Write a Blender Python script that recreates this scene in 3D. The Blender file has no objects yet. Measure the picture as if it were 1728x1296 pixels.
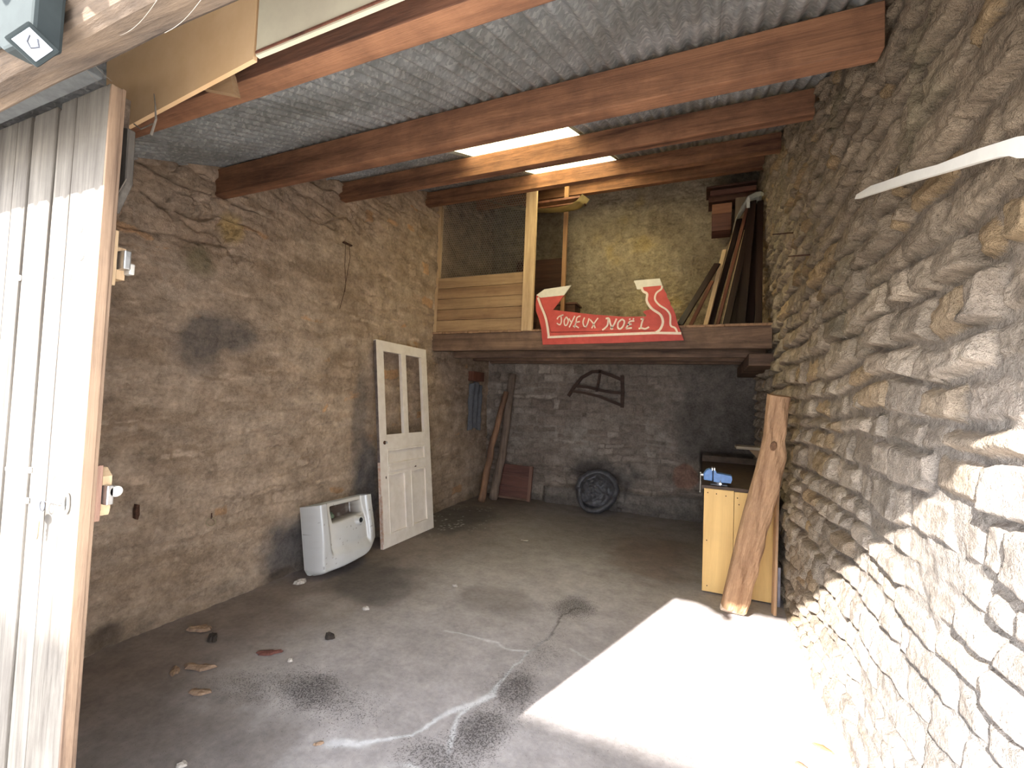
import bpy, bmesh, math, random
import numpy as np
from mathutils import Vector, Matrix

S = bpy.context.scene
COL = S.collection
PI = math.pi

# ---------------------------------------------------------------- camera
YAW, PITCH, ROLL, FPX = math.radians(23.2), math.radians(2.2), math.radians(2.3), 757.0
fw = Vector((-math.sin(YAW) * math.cos(PITCH), math.cos(YAW) * math.cos(PITCH), math.sin(PITCH)))
rt = Vector((math.cos(YAW), math.sin(YAW), 0))
up = rt.cross(fw)
R_ = math.cos(ROLL) * rt + math.sin(ROLL) * up
U_ = -math.sin(ROLL) * rt + math.cos(ROLL) * up
cd = bpy.data.cameras.new('camera')
cam = bpy.data.objects.new('camera', cd)
COL.objects.link(cam)
cam.matrix_world = Matrix(((R_.x, U_.x, -fw.x, 0), (R_.y, U_.y, -fw.y, 0), (R_.z, U_.z, -fw.z, 1.6), (0, 0, 0, 1)))
cd.sensor_width = 36.0
cd.sensor_fit = 'HORIZONTAL'
cd.lens = 36.0 * FPX / 1728.0
cd.clip_start = 0.02
S.camera = cam

# ---------------------------------------------------------------- sky, sun, exposure
SKY, SUN, EXPO = 2.65, 6.0, 2.2
w = bpy.data.worlds.new('world')
S.world = w
w.use_nodes = True
bg = w.node_tree.nodes['Background']
bg.inputs[0].default_value = (0.82, 0.89, 1.0, 1)
bg.inputs[1].default_value = SKY
sd = bpy.data.lights.new('sun', 'SUN')
sd.energy = SUN
sd.angle = math.radians(0.6)
sd.color = (1.0, 0.98, 0.945)
sun = bpy.data.objects.new('sun', sd)
COL.objects.link(sun)
sun.rotation_euler = Vector((0.342, 1.0, -0.6)).to_track_quat('-Z', 'Y').to_euler()
sun.location = (-3, -9, 7)
S.view_settings.view_transform = 'Standard'
S.view_settings.look = 'None'
S.view_settings.gamma = 1.0
S.view_settings.use_curve_mapping = False
S.view_settings.exposure = EXPO
S.cycles.diffuse_bounces = 6
S.cycles.max_bounces = 12

# ---------------------------------------------------------------- helpers
def mk(name, bm, mats, parent=None, loc=None, rot=None, smooth=False):
    me = bpy.data.meshes.new(name)
    bm.normal_update()
    bm.to_mesh(me)
    bm.free()
    if not isinstance(mats, (list, tuple)):
        mats = [mats]
    for m in mats:
        me.materials.append(m)
    if smooth:
        me.polygons.foreach_set('use_smooth', [True] * len(me.polygons))
    o = bpy.data.objects.new(name, me)
    COL.objects.link(o)
    if parent:
        o.parent = parent
    if loc is not None:
        o.location = loc
    if rot is not None:
        o.rotation_euler = rot
    return o

def empty(name, loc=(0, 0, 0), rot=(0, 0, 0)):
    o = bpy.data.objects.new(name, None)
    COL.objects.link(o)
    o.location = loc
    o.rotation_euler = rot
    o.empty_display_size = 0.1
    return o

def tag(o, label, cat, group=None, kind=None):
    o['label'] = label
    o['category'] = cat
    if group:
        o['group'] = group
    o['kind'] = kind or 'thing'
    return o

def struct(o, label=None):
    o['kind'] = 'structure'
    if label:
        o['label'] = label
    return o

def box(bm, a, b, bev=0.0, M=None):
    """axis aligned box from corner a to corner b"""
    x0, y0, z0 = a
    x1, y1, z1 = b
    r = bmesh.ops.create_cube(bm, size=1.0)
    vs = r['verts']
    bmesh.ops.scale(bm, vec=(abs(x1 - x0), abs(y1 - y0), abs(z1 - z0)), verts=vs)
    bmesh.ops.translate(bm, vec=((x0 + x1) / 2, (y0 + y1) / 2, (z0 + z1) / 2), verts=vs)
    if bev > 0:
        es = list({e for v in vs for e in v.link_edges})
        rr = bmesh.ops.bevel(bm, geom=es, offset=bev, segments=2, profile=0.6, affect='EDGES')
        vs = list({v for f in rr['faces'] for v in f.verts} | {v for v in vs if v.is_valid})
    if M is not None:
        bmesh.ops.transform(bm, matrix=M, verts=vs)
    return vs

def prism(bm, pts, d, plane='xz', o=0.0):
    """extrude a polygon. plane xz: thickness along +y from o ; xy: along z ; yz: along x"""
    def P(p, t):
        if plane == 'xz':
            return (p[0], o + t, p[1])
        if plane == 'xy':
            return (p[0], p[1], o + t)
        return (o + t, p[0], p[1])
    a = [bm.verts.new(P(p, 0)) for p in pts]
    b = [bm.verts.new(P(p, d)) for p in pts]
    n = len(pts)
    f1 = bm.faces.new(a)
    f2 = bm.faces.new(list(reversed(b)))
    f1.normal_update(); f2.normal_update()
    for i in range(n):
        bm.faces.new((a[i], b[i], b[(i + 1) % n], a[(i + 1) % n]))
    bmesh.ops.triangulate(bm, faces=[f1, f2], quad_method='BEAUTY', ngon_method='EAR_CLIP')
    bmesh.ops.recalc_face_normals(bm, faces=bm.faces[:])
    return a + b

def tube(bm, pts, r, n=8, closed=False, caps=True):
    pts = [Vector(p) for p in pts]
    m = len(pts)
    rings = []
    prev = None
    for i, p in enumerate(pts):
        if closed:
            t = (pts[(i + 1) % m] - pts[i - 1]).normalized()
        else:
            t = (pts[min(i + 1, m - 1)] - pts[max(i - 1, 0)]).normalized()
        if prev is None:
            a = Vector((0, 0, 1)) if abs(t.z) < 0.9 else Vector((1, 0, 0))
        else:
            a = prev
        x = (a - t * a.dot(t)).normalized()
        prev = x
        y = t.cross(x)
        rr = r[i] if isinstance(r, (list, tuple)) else r
        rings.append([bm.verts.new(p + (x * math.cos(2 * PI * k / n) + y * math.sin(2 * PI * k / n)) * rr) for k in range(n)])
    for i in range(m if closed else m - 1):
        A, B = rings[i], rings[(i + 1) % m]
        for k in range(n):
            bm.faces.new((A[k], A[(k + 1) % n], B[(k + 1) % n], B[k]))
    if caps and not closed:
        bm.faces.new(list(reversed(rings[0])))
        bm.faces.new(rings[-1])
    return rings

def ribbon(bm, pts, wd, d, y0, n0=None):
    """flat stroke in the xz plane with thickness d in y"""
    P = [Vector((p[0], p[1])) for p in pts]
    L, Rr = [], []
    for i, p in enumerate(P):
        t = (P[min(i + 1, len(P) - 1)] - P[max(i - 1, 0)]).normalized()
        nn = Vector((-t.y, t.x))
        ww = wd[i] if isinstance(wd, (list, tuple)) else wd
        L.append(p + nn * ww / 2)
        Rr.append(p - nn * ww / 2)
    def ring(y, pl):
        return [bm.verts.new((q.x, y, q.y)) for q in pl]
    a, b, c, e = ring(y0, L), ring(y0, Rr), ring(y0 + d, L), ring(y0 + d, Rr)
    for i in range(len(P) - 1):
        bm.faces.new((a[i], a[i + 1], b[i + 1], b[i]))
        bm.faces.new((c[i], e[i], e[i + 1], c[i + 1]))
        bm.faces.new((a[i], c[i], c[i + 1], a[i + 1]))
        bm.faces.new((b[i], b[i + 1], e[i + 1], e[i]))
    bm.faces.new((a[0], b[0], e[0], c[0]))
    bm.faces.new((a[-1], c[-1], e[-1], b[-1]))

def cyl(bm, p0, p1, r0, r1=None, n=16):
    tube(bm, [p0, p1], [r0, r0 if r1 is None else r1], n)

def ball(bm, c, r, sc=(1, 1, 1), seg=12):
    M = Matrix.Translation(c) @ Matrix.Diagonal((sc[0] * r, sc[1] * r, sc[2] * r, 1))
    bmesh.ops.create_uvsphere(bm, u_segments=seg, v_segments=max(6, seg // 2), radius=1.0, matrix=M)

def B():
    return bmesh.new()

def bevel_mod(o, wd, seg=2):
    m = o.modifiers.new('bevel', 'BEVEL')
    m.width = wd
    m.segments = seg
    m.limit_method = 'ANGLE'
    m.angle_limit = math.radians(35)
    return o

# ---------------------------------------------------------------- numpy noise
def vn(x, y, seed):
    xi, yi = np.floor(x), np.floor(y)
    fx, fy = x - xi, y - yi
    fx, fy = fx * fx * (3 - 2 * fx), fy * fy * (3 - 2 * fy)
    def h(a, b):
        n = (a.astype(np.int64) * 374761393 + b.astype(np.int64) * 668265263 + seed * 2246822519) & 0xffffffff
        n = ((n ^ (n >> 13)) * 1274126177) & 0xffffffff
        return ((n ^ (n >> 16)) & 0xffff) / 65535.0
    return (h(xi, yi) * (1 - fx) + h(xi + 1, yi) * fx) * (1 - fy) + (h(xi, yi + 1) * (1 - fx) + h(xi + 1, yi + 1) * fx) * fy

def fbm(x, y, seed, o=4, g=0.5):
    s = np.zeros_like(x, dtype=float)
    a, t = 1.0, 0.0
    for i in range(o):
        s += a * (vn(x * 2 ** i + 17.3 * i, y * 2 ** i + 9.1 * i, seed + i) - 0.5)
        t += a
        a *= g
    return s / t * 2      # about -1..1

def sstep(a, b, x):
    t = np.clip((x - a) / (b - a), 0, 1)
    return t * t * (3 - 2 * t)

def stones(u, v, seed, ch, sw, warp=0.35, useg=1.0):
    """irregular coursed rubble. returns edge distance (m), du, dv in 0..1, three random numbers per stone"""
    rs = np.random.RandomState(seed)
    cm = (ch[0] + ch[1]) / 2
    vv = v + cm * warp * fbm(u * 1.3, v * 2.2, seed + 50, 3) + cm * 0.12 * fbm(u * 9, v * 9, seed + 70, 2)
    uu = u + cm * 0.35 * fbm(u * 4, v * 7, seed + 60, 3)
    hs = rs.uniform(ch[0], ch[1], 400)
    vb = np.concatenate([[-2.0], -2.0 + np.cumsum(hs)])
    ci = np.searchsorted(vb, vv, side='right') - 1
    ch_ = hs[ci]
    dv = (vv - vb[ci]) / ch_
    du = np.zeros_like(u)
    wd = np.zeros_like(u)
    r = [np.zeros_like(u) for _ in range(4)]
    for c in np.unique(ci):
        m = ci == c
        q = np.random.RandomState(seed * 1000 + int(c))
        ws = q.uniform(sw[0], sw[1], 160) * np.where(q.rand(160) < 0.25, 0.55, 1.0)
        ub = np.concatenate([[-6.0 + q.rand() * 0.3], -6.0 + np.cumsum(ws)])
        k = np.clip(np.searchsorted(ub, uu[m], side='right') - 1, 0, 159)
        wd[m] = ws[k]
        du[m] = (uu[m] - ub[k]) / ws[k]
        rr = q.rand(4, 160)
        for j in range(4):
            r[j][m] = rr[j][k]
    e = np.minimum(np.minimum(du, 1 - du) * wd, np.minimum(dv, 1 - dv) * ch_)
    return np.maximum(e, 0), du, dv, r

def grid_mesh(name, X, Y, Z, rgb, mat, parent=None, flip=False, alpha=None):
    n, m = X.shape
    co = np.stack([X, Y, Z], -1).reshape(-1, 3).astype(np.float32)
    idx = np.arange(n * m).reshape(n, m)
    a, b, c, d = idx[:-1, :-1].ravel(), idx[1:, :-1].ravel(), idx[1:, 1:].ravel(), idx[:-1, 1:].ravel()
    q = np.stack([a, d, c, b] if flip else [a, b, c, d], -1)
    me = bpy.data.meshes.new(name)
    me.vertices.add(len(co))
    me.vertices.foreach_set('co', co.ravel())
    me.loops.add(q.size)
    me.loops.foreach_set('vertex_index', q.ravel().astype(np.int32))
    me.polygons.add(len(q))
    me.polygons.foreach_set('loop_start', (np.arange(len(q)) * 4).astype(np.int32))
    me.polygons.foreach_set('use_smooth', np.ones(len(q), dtype=bool))
    me.update(calc_edges=True)
    at = me.color_attributes.new('Col', 'FLOAT_COLOR', 'POINT')
    c4 = np.ones((len(co), 4), np.float32)
    c4[:, :3] = np.clip(rgb.reshape(-1, 3), 0.004, 0.95)
    if alpha is not None:
        c4[:, 3] = np.clip(alpha.reshape(-1), 0, 1)
    at.data.foreach_set('color', c4.ravel())
    me.materials.append(mat)
    me.validate()
    o = bpy.data.objects.new(name, me)
    COL.objects.link(o)
    if parent:
        o.parent = parent
    return o

# ---------------------------------------------------------------- materials
def newmat(name):
    m = bpy.data.materials.new(name)
    m.use_nodes = True
    nt = m.node_tree
    return m, nt, nt.nodes['Principled BSDF']

def node(nt, t, **kw):
    n = nt.nodes.new(t)
    for k, v in kw.items():
        setattr(n, k, v)
    return n

def ramp(nt, stops):
    n = nt.nodes.new('ShaderNodeValToRGB')
    e = n.color_ramp.elements
    while len(e) < len(stops):
        e.new(0.5)
    for i, (p, c) in enumerate(stops):
        e[i].position = p
        e[i].color = (c[0], c[1], c[2], 1)
    return n

def noise(nt, vec, scale, detail=5, rough=0.6):
    n = node(nt, 'ShaderNodeTexNoise')
    n.inputs['Scale'].default_value = scale
    n.inputs['Detail'].default_value = detail
    n.inputs['Roughness'].default_value = rough
    if vec is not None:
        nt.links.new(vec, n.inputs['Vector'])
    return n

def add_bump(nt, bs, src, dist, strength=1.0, prev=None):
    b = node(nt, 'ShaderNodeBump')
    b.inputs['Distance'].default_value = dist
    b.inputs['Strength'].default_value = strength
    nt.links.new(src, b.inputs['Height'])
    if prev is not None:
        nt.links.new(prev.outputs[0], b.inputs['Normal'])
    nt.links.new(b.outputs[0], bs.inputs['Normal'])
    return b

def attr_mat(name, var=0.35, fine=55, bump=0.006, rough=0.95):
    """stone or concrete: vertex colours of the thing itself times fine mottling"""
    m, nt, bs = newmat(name)
    tc = node(nt, 'ShaderNodeTexCoord')
    at = node(nt, 'ShaderNodeAttribute')
    at.attribute_name = 'Col'
    n1 = noise(nt, tc.outputs['Object'], fine, 6, 0.7)
    n2 = noise(nt, tc.outputs['Object'], fine * 0.22, 4, 0.6)
    mx = node(nt, 'ShaderNodeMath', operation='ADD')
    nt.links.new(n1.outputs[0], mx.inputs[0])
    nt.links.new(n2.outputs[0], mx.inputs[1])
    mr = node(nt, 'ShaderNodeMapRange')
    mr.inputs['From Min'].default_value = 0.7
    mr.inputs['From Max'].default_value = 1.3
    mr.inputs['To Min'].default_value = 1 - var
    mr.inputs['To Max'].default_value = 1 + var
    nt.links.new(mx.outputs[0], mr.inputs['Value'])
    mu = node(nt, 'ShaderNodeVectorMath', operation='SCALE')
    nt.links.new(at.outputs['Color'], mu.inputs[0])
    nt.links.new(mr.outputs[0], mu.inputs['Scale'])
    nt.links.new(mu.outputs[0], bs.inputs['Base Color'])
    bs.inputs['Roughness'].default_value = rough
    bs.inputs['Specular IOR Level'].default_value = 0.2
    b1 = add_bump(nt, bs, n1.outputs[0], bump)
    n3 = noise(nt, tc.outputs['Object'], fine * 3.2, 3, 0.6)
    add_bump(nt, bs, n3.outputs[0], bump * 0.35, prev=b1)
    return m

def gritty_floor():
    m = attr_mat('worn_concrete', 0.22, 30, 0.0015, 0.8)
    nt = m.node_tree
    bs = nt.nodes['Principled BSDF']
    src = bs.inputs['Base Color'].links[0].from_socket
    tc = nt.nodes['Texture Coordinate']
    at = nt.nodes['Attribute']
    a = noise(nt, tc.outputs['Object'], 120, 3, 0.75)
    b = noise(nt, tc.outputs['Object'], 300, 2, 0.6)
    mm = node(nt, 'ShaderNodeMath', operation='MULTIPLY_ADD')
    nt.links.new(b.outputs[0], mm.inputs[0]); mm.inputs[1].default_value = 0.6
    nt.links.new(a.outputs[0], mm.inputs[2])
    ad = node(nt, 'ShaderNodeMath', operation='MULTIPLY_ADD')
    nt.links.new(at.outputs['Alpha'], ad.inputs[0]); ad.inputs[1].default_value = 0.215
    nt.links.new(mm.outputs[0], ad.inputs[2])
    mr = node(nt, 'ShaderNodeMapRange')
    mr.inputs['From Min'].default_value = 0.97
    mr.inputs['From Max'].default_value = 1.02
    mr.inputs['To Max'].default_value = 0.85
    nt.links.new(ad.outputs[0], mr.inputs['Value'])
    mx = node(nt, 'ShaderNodeMix', data_type='RGBA')
    nt.links.new(mr.outputs[0], mx.inputs['Factor'])
    nt.links.new(src, mx.inputs['A'])
    mx.inputs['B'].default_value = (0.045, 0.038, 0.036, 1)
    nt.links.new(mx.outputs['Result'], bs.inputs['Base Color'])
    return m

def wood(name, light, dark, axis='x', scale=1.0, rough=0.75, dirt=0.0, bump=0.0012, mid=None, dirtc=(0.05, 0.035, 0.025), ring=14):
    m, nt, bs = newmat(name)
    tc = node(nt, 'ShaderNodeTexCoord')
    oi = node(nt, 'ShaderNodeObjectInfo')
    ofs = node(nt, 'ShaderNodeVectorMath', operation='SCALE')
    ofs.inputs[0].default_value = (7.1, 3.3, 5.7)
    nt.links.new(oi.outputs['Random'], ofs.inputs['Scale'])
    ad = node(nt, 'ShaderNodeVectorMath', operation='ADD')
    nt.links.new(tc.outputs['Object'], ad.inputs[0])
    nt.links.new(ofs.outputs[0], ad.inputs[1])
    mp = node(nt, 'ShaderNodeMapping')
    s = {'x': (0.07, 1, 1), 'y': (1, 0.07, 1), 'z': (1, 1, 0.07)}[axis]
    mp.inputs['Scale'].default_value = [q * scale for q in s]
    nt.links.new(ad.outputs[0], mp.inputs['Vector'])
    wob = noise(nt, mp.outputs[0], 3.0, 2, 0.5)
    wa = node(nt, 'ShaderNodeVectorMath', operation='SCALE')
    wa.inputs['Scale'].default_value = 0.25
    nt.links.new(wob.outputs['Color'], wa.inputs[0])
    wv = node(nt, 'ShaderNodeVectorMath', operation='ADD')
    nt.links.new(mp.outputs[0], wv.inputs[0])
    nt.links.new(wa.outputs[0], wv.inputs[1])
    g1 = noise(nt, wv.outputs[0], ring, 3, 0.55)
    g2 = noise(nt, wv.outputs[0], 110, 4, 0.7)
    ma = node(nt, 'ShaderNodeMath', operation='MULTIPLY_ADD')
    nt.links.new(g2.outputs[0], ma.inputs[0])
    ma.inputs[1].default_value = 0.45
    nt.links.new(g1.outputs[0], ma.inputs[2])
    mid = mid or [(a + b) / 2 for a, b in zip(light, dark)]
    rp = ramp(nt, [(0.48, dark), (0.68, mid), (0.9, light)])
    nt.links.new(ma.outputs[0], rp.inputs[0])
    out = rp.outputs[0]
    if dirt > 0:
        dn = noise(nt, tc.outputs['Object'], 5.0, 5, 0.65)
        dr = ramp(nt, [(0.42, (0, 0, 0)), (0.68, (1, 1, 1))])
        nt.links.new(dn.outputs[0], dr.inputs[0])
        dm = node(nt, 'ShaderNodeMath', operation='MULTIPLY')
        nt.links.new(dr.outputs[0], dm.inputs[0])
        dm.inputs[1].default_value = dirt
        mix = node(nt, 'ShaderNodeMix', data_type='RGBA')
        nt.links.new(dm.outputs[0], mix.inputs['Factor'])
        nt.links.new(out, mix.inputs['A'])
        mix.inputs['B'].default_value = (*dirtc, 1)
        out = mix.outputs['Result']
    nt.links.new(out, bs.inputs['Base Color'])
    bs.inputs['Roughness'].default_value = rough
    bs.inputs['Specular IOR Level'].default_value = 0.25
    add_bump(nt, bs, ma.outputs[0], bump * 3)
    return m

def plain(name, c, rough=0.6, metal=0.0, var=0.15, scale=12, bump=0.0, c2=None, spec=0.4):
    m, nt, bs = newmat(name)
    tc = node(nt, 'ShaderNodeTexCoord')
    n = noise(nt, tc.outputs['Object'], scale, 5, 0.65)
    c2 = c2 or [q * (1 - 2 * var) for q in c]
    rp = ramp(nt, [(0.35, c2), (0.62, c)])
    nt.links.new(n.outputs[0], rp.inputs[0])
    nt.links.new(rp.outputs[0], bs.inputs['Base Color'])
    bs.inputs['Roughness'].default_value = rough
    bs.inputs['Metallic'].default_value = metal
    bs.inputs['Specular IOR Level'].default_value = spec
    if bump:
        add_bump(nt, bs, n.outputs[0], bump)
    return m

M = {}
M['stone'] = attr_mat('rough_stone', 0.42, 40, 0.022)
M['render'] = attr_mat('lime_mortar_stone', 0.38, 34, 0.018)
M['rough_coat'] = attr_mat('roughcast', 0.40, 38, 0.022)
M['floor'] = gritty_floor()
M['ground'] = plain('pale_gravel', (0.52, 0.49, 0.45), 0.95, var=0.1, scale=8, bump=0.01)
M['facade'] = plain('pale_facade_render', (0.55, 0.5, 0.43), 0.9, var=0.08, scale=3)
M['purlin'] = wood('reddish_pine_beam', (0.31, 0.145, 0.075), (0.060, 0.024, 0.014), 'x', 1.0, 0.75, 0.45, dirtc=(0.05, 0.022, 0.015), bump=0.002, ring=10)
M['purlin_shade'] = wood('shaded_pine_beam', (0.26, 0.12, 0.07), (0.07, 0.032, 0.022), 'x', 1.0, 0.7, 0.35)
M['loftbeam'] = wood('grey_brown_beam', (0.23, 0.14, 0.09), (0.07, 0.042, 0.03), 'x', 1.0, 0.8, 0.45, dirtc=(0.03, 0.02, 0.018))
M['deck'] = wood('loft_boards', (0.36, 0.21, 0.12), (0.16, 0.085, 0.05), 'y', 1.0, 0.8, 0.2)
M['pale_x'] = wood('pale_planed_wood', (0.42, 0.27, 0.145), (0.20, 0.115, 0.06), 'x', 1.0, 0.75, 0.25, dirtc=(0.14, 0.08, 0.045))
M['pale_x2'] = wood('brown_planed_wood', (0.36, 0.22, 0.115), (0.17, 0.09, 0.047), 'x', 1.0, 0.75, 0.3, dirtc=(0.11, 0.06, 0.035))
M['pale_z'] = wood('pale_planed_post', (0.58, 0.41, 0.24), (0.34, 0.21, 0.11), 'z', 1.0, 0.75, 0.15, dirtc=(0.2, 0.12, 0.07))
M['greyboard'] = wood('weathered_door_boards', (0.18, 0.156, 0.128), (0.038, 0.029, 0.022), 'z', 1.0, 0.85, 0.4, dirtc=(0.06, 0.048, 0.04), bump=0.001)
M['stile'] = wood('door_edge_wood', (0.27, 0.175, 0.11), (0.08, 0.047, 0.03), 'z', 1.6, 0.8, 0.2, bump=0.0006)
M['eave'] = wood('weathered_eave_timber', (0.17, 0.12, 0.082), (0.04, 0.027, 0.019), 'x', 1.6, 0.9, 0.4, dirtc=(0.05, 0.04, 0.035), bump=0.002)
M['ply'] = plain('yellow_plywood', (0.66, 0.43, 0.235), 0.7, var=0.09, scale=4, c2=(0.58, 0.36, 0.18))
M['ply_pale'] = plain('cream_plywood', (0.62, 0.55, 0.40), 0.7, var=0.05, scale=4, c2=(0.52, 0.45, 0.33))
M['darkwood_z'] = wood('dark_varnished_planks', (0.028, 0.013, 0.010), (0.008, 0.005, 0.004), 'z', 1.0, 0.5, 0.0)
M['redwood_z'] = wood('red_brown_plank', (0.19, 0.075, 0.045), (0.07, 0.027, 0.018), 'z', 1.0, 0.55, 0.0)
M['darkwood_x'] = wood('dark_boards', (0.10, 0.045, 0.03), (0.03, 0.015, 0.012), 'x', 1.0, 0.6, 0.2)
M['redboard'] = wood('purple_brown_boards', (0.17, 0.075, 0.055), (0.07, 0.032, 0.028), 'x', 1.0, 0.7, 0.2)
M['log'] = wood('split_log', (0.56, 0.34, 0.19), (0.20, 0.10, 0.05), 'z', 1.6, 0.85, 0.5, dirtc=(0.22, 0.125, 0.075), bump=0.004, ring=9)
M['logend'] = plain('cut_log_end', (0.72, 0.55, 0.42), 0.85, var=0.1, scale=25)
M['pole'] = wood('round_pole', (0.30, 0.16, 0.09), (0.12, 0.065, 0.045), 'z', 1.0, 0.8, 0.3)
M['greypole'] = wood('grey_pole', (0.24, 0.17, 0.125), (0.10, 0.07, 0.055), 'z', 1.0, 0.85, 0.3)
M['benchyellow'] = wood('ochre_painted_boards', (0.78, 0.50, 0.19), (0.64, 0.385, 0.14), 'z', 0.8, 0.6, 0.12, dirtc=(0.42, 0.25, 0.11), bump=0.0003)
M['benchtop'] = plain('oily_bench_top', (0.10, 0.065, 0.045), 0.75, var=0.2, scale=14)
M['whitepaint'] = plain('old_cream_paint', (0.74, 0.655, 0.57), 0.5, var=0.04, scale=9, c2=(0.66, 0.57, 0.48))
M['whiteedge'] = plain('chipped_paint_edge', (0.50, 0.38, 0.29), 0.7, var=0.15, scale=30, c2=(0.24, 0.12, 0.07))
M['ceramic'] = plain('grimy_ceramic', (0.48, 0.46, 0.42), 0.28, var=0.05, scale=7, c2=(0.47, 0.45, 0.41), spec=0.5)
M['rust'] = plain('rusty_grime', (0.17, 0.09, 0.05), 0.9, var=0.25, scale=40, c2=(0.035, 0.03, 0.02), bump=0.004)
M['black'] = plain('black_void', (0.01, 0.01, 0.01), 0.8)
M['blue'] = plain('blue_enamel', (0.10, 0.22, 0.48), 0.4, var=0.12, scale=25)
M['steel'] = plain('bare_steel', (0.55, 0.53, 0.5), 0.35, 0.9, var=0.15, scale=30)
M['darksteel'] = plain('dark_steel', (0.10, 0.10, 0.11), 0.5, 0.8, var=0.15, scale=30)
M['paintedmetal'] = plain('dull_white_metal', (0.46, 0.42, 0.36), 0.5, 0.2, var=0.1, scale=30)
M['rustiron'] = plain('rusty_iron', (0.10, 0.045, 0.025), 0.85, 0.3, var=0.3, scale=60)
M['bagplastic'] = plain('grey_black_plastic', (0.085, 0.08, 0.085), 0.4, var=0.25, scale=20, bump=0.01)
M['tarp'] = plain('blue_grey_cloth', (0.13, 0.13, 0.14), 0.85, var=0.15, scale=22, bump=0.004)
M['red'] = plain('red_paint', (0.52, 0.075, 0.058), 0.6, var=0.08, scale=9, c2=(0.41, 0.055, 0.042))
M['signwhite'] = plain('white_paint_strokes', (0.74, 0.60, 0.49), 0.6, var=0.06, scale=40)
M['signcap'] = plain('white_paint_caps', (0.66, 0.60, 0.50), 0.6, var=0.06, scale=18)
M['signedge'] = plain('dark_red_line', (0.24, 0.03, 0.02), 0.6)
M['stripwhite'] = plain('white_painted_strip', (0.78, 0.74, 0.66), 0.5, var=0.04, scale=18)
M['foam'] = plain('white_sheet', (0.62, 0.60, 0.54), 0.6, var=0.1, scale=25, bump=0.006)
M['chip'] = plain('bark_chip', (0.27, 0.17, 0.105), 0.9, var=0.2, scale=60, bump=0.003)
M['chipred'] = plain('red_bark_chip', (0.14, 0.05, 0.035), 0.9, var=0.2, scale=60, bump=0.003)
M['chipdark'] = plain('dark_clod', (0.04, 0.028, 0.02), 0.95, var=0.2, scale=60, bump=0.004)
M['chipgrey'] = plain('mortar_crumb', (0.45, 0.39, 0.33), 0.95, var=0.2, scale=60, bump=0.004)
M['crackwhite'] = plain('white_efflorescence', (0.60, 0.58, 0.56), 0.95, var=0.12, scale=60)
M['crackdark'] = plain('open_crack', (0.10, 0.085, 0.075), 0.95)
M['lampbody'] = plain('dark_green_grey_plastic', (0.022, 0.028, 0.027), 0.9, var=0.15, scale=10)
M['lampglass'] = plain('frosted_lamp_cover', (0.42, 0.44, 0.49), 0.25, var=0.03, scale=14)
M['cobweb'] = plain('dusty_cobweb', (0.20, 0.165, 0.13), 0.95, var=0.1, scale=40)
M['wire'] = plain('galvanised_wire', (0.42, 0.38, 0.33), 0.6, 0.4, var=0.1, scale=50)
M['mossgrey'] = plain('grimy_grey_metal', (0.13, 0.13, 0.125), 0.6, 0.2, var=0.2, scale=20)

def make_galv():
    m, nt, bs = newmat('galvanised_iron')
    tc = node(nt, 'ShaderNodeTexCoord')
    v = node(nt, 'ShaderNodeTexVoronoi')
    v.inputs['Scale'].default_value = 62
    dn = noise(nt, tc.outputs['Object'], 20, 3, 0.6)
    mixv = node(nt, 'ShaderNodeMix', data_type='VECTOR')
    mixv.inputs['Factor'].default_value = 0.03
    nt.links.new(tc.outputs['Object'], mixv.inputs['A'])
    nt.links.new(dn.outputs['Color'], mixv.inputs['B'])
    nt.links.new(mixv.outputs['Result'], v.inputs['Vector'])
    hs = node(nt, 'ShaderNodeSeparateColor')
    nt.links.new(v.outputs['Color'], hs.inputs[0])
    rp = ramp(nt, [(0.1, (0.24, 0.25, 0.245)), (0.75, (0.33, 0.335, 0.33)), (0.97, (0.42, 0.42, 0.405))])
    nt.links.new(hs.outputs[0], rp.inputs[0])
    n2 = noise(nt, tc.outputs['Object'], 2.5, 5, 0.6)
    r2 = ramp(nt, [(0.4, (0.75, 0.73, 0.70)), (0.62, (1.15, 1.15, 1.15))])
    nt.links.new(n2.outputs[0], r2.inputs[0])
    mu = node(nt, 'ShaderNodeMix', data_type='RGBA', blend_type='MULTIPLY')
    mu.inputs['Factor'].default_value = 1.0
    nt.links.new(rp.outputs[0], mu.inputs['A'])
    nt.links.new(r2.outputs[0], mu.inputs['B'])
    nt.links.new(mu.outputs['Result'], bs.inputs['Base Color'])
    bs.inputs['Metallic'].default_value = 0.3
    rr = node(nt, 'ShaderNodeMapRange')
    rr.inputs['To Min'].default_value = 0.38
    rr.inputs['To Max'].default_value = 0.62
    nt.links.new(hs.outputs[1], rr.inputs['Value'])
    nt.links.new(rr.outputs[0], bs.inputs['Roughness'])
    return m
M['galv'] = make_galv()

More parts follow.
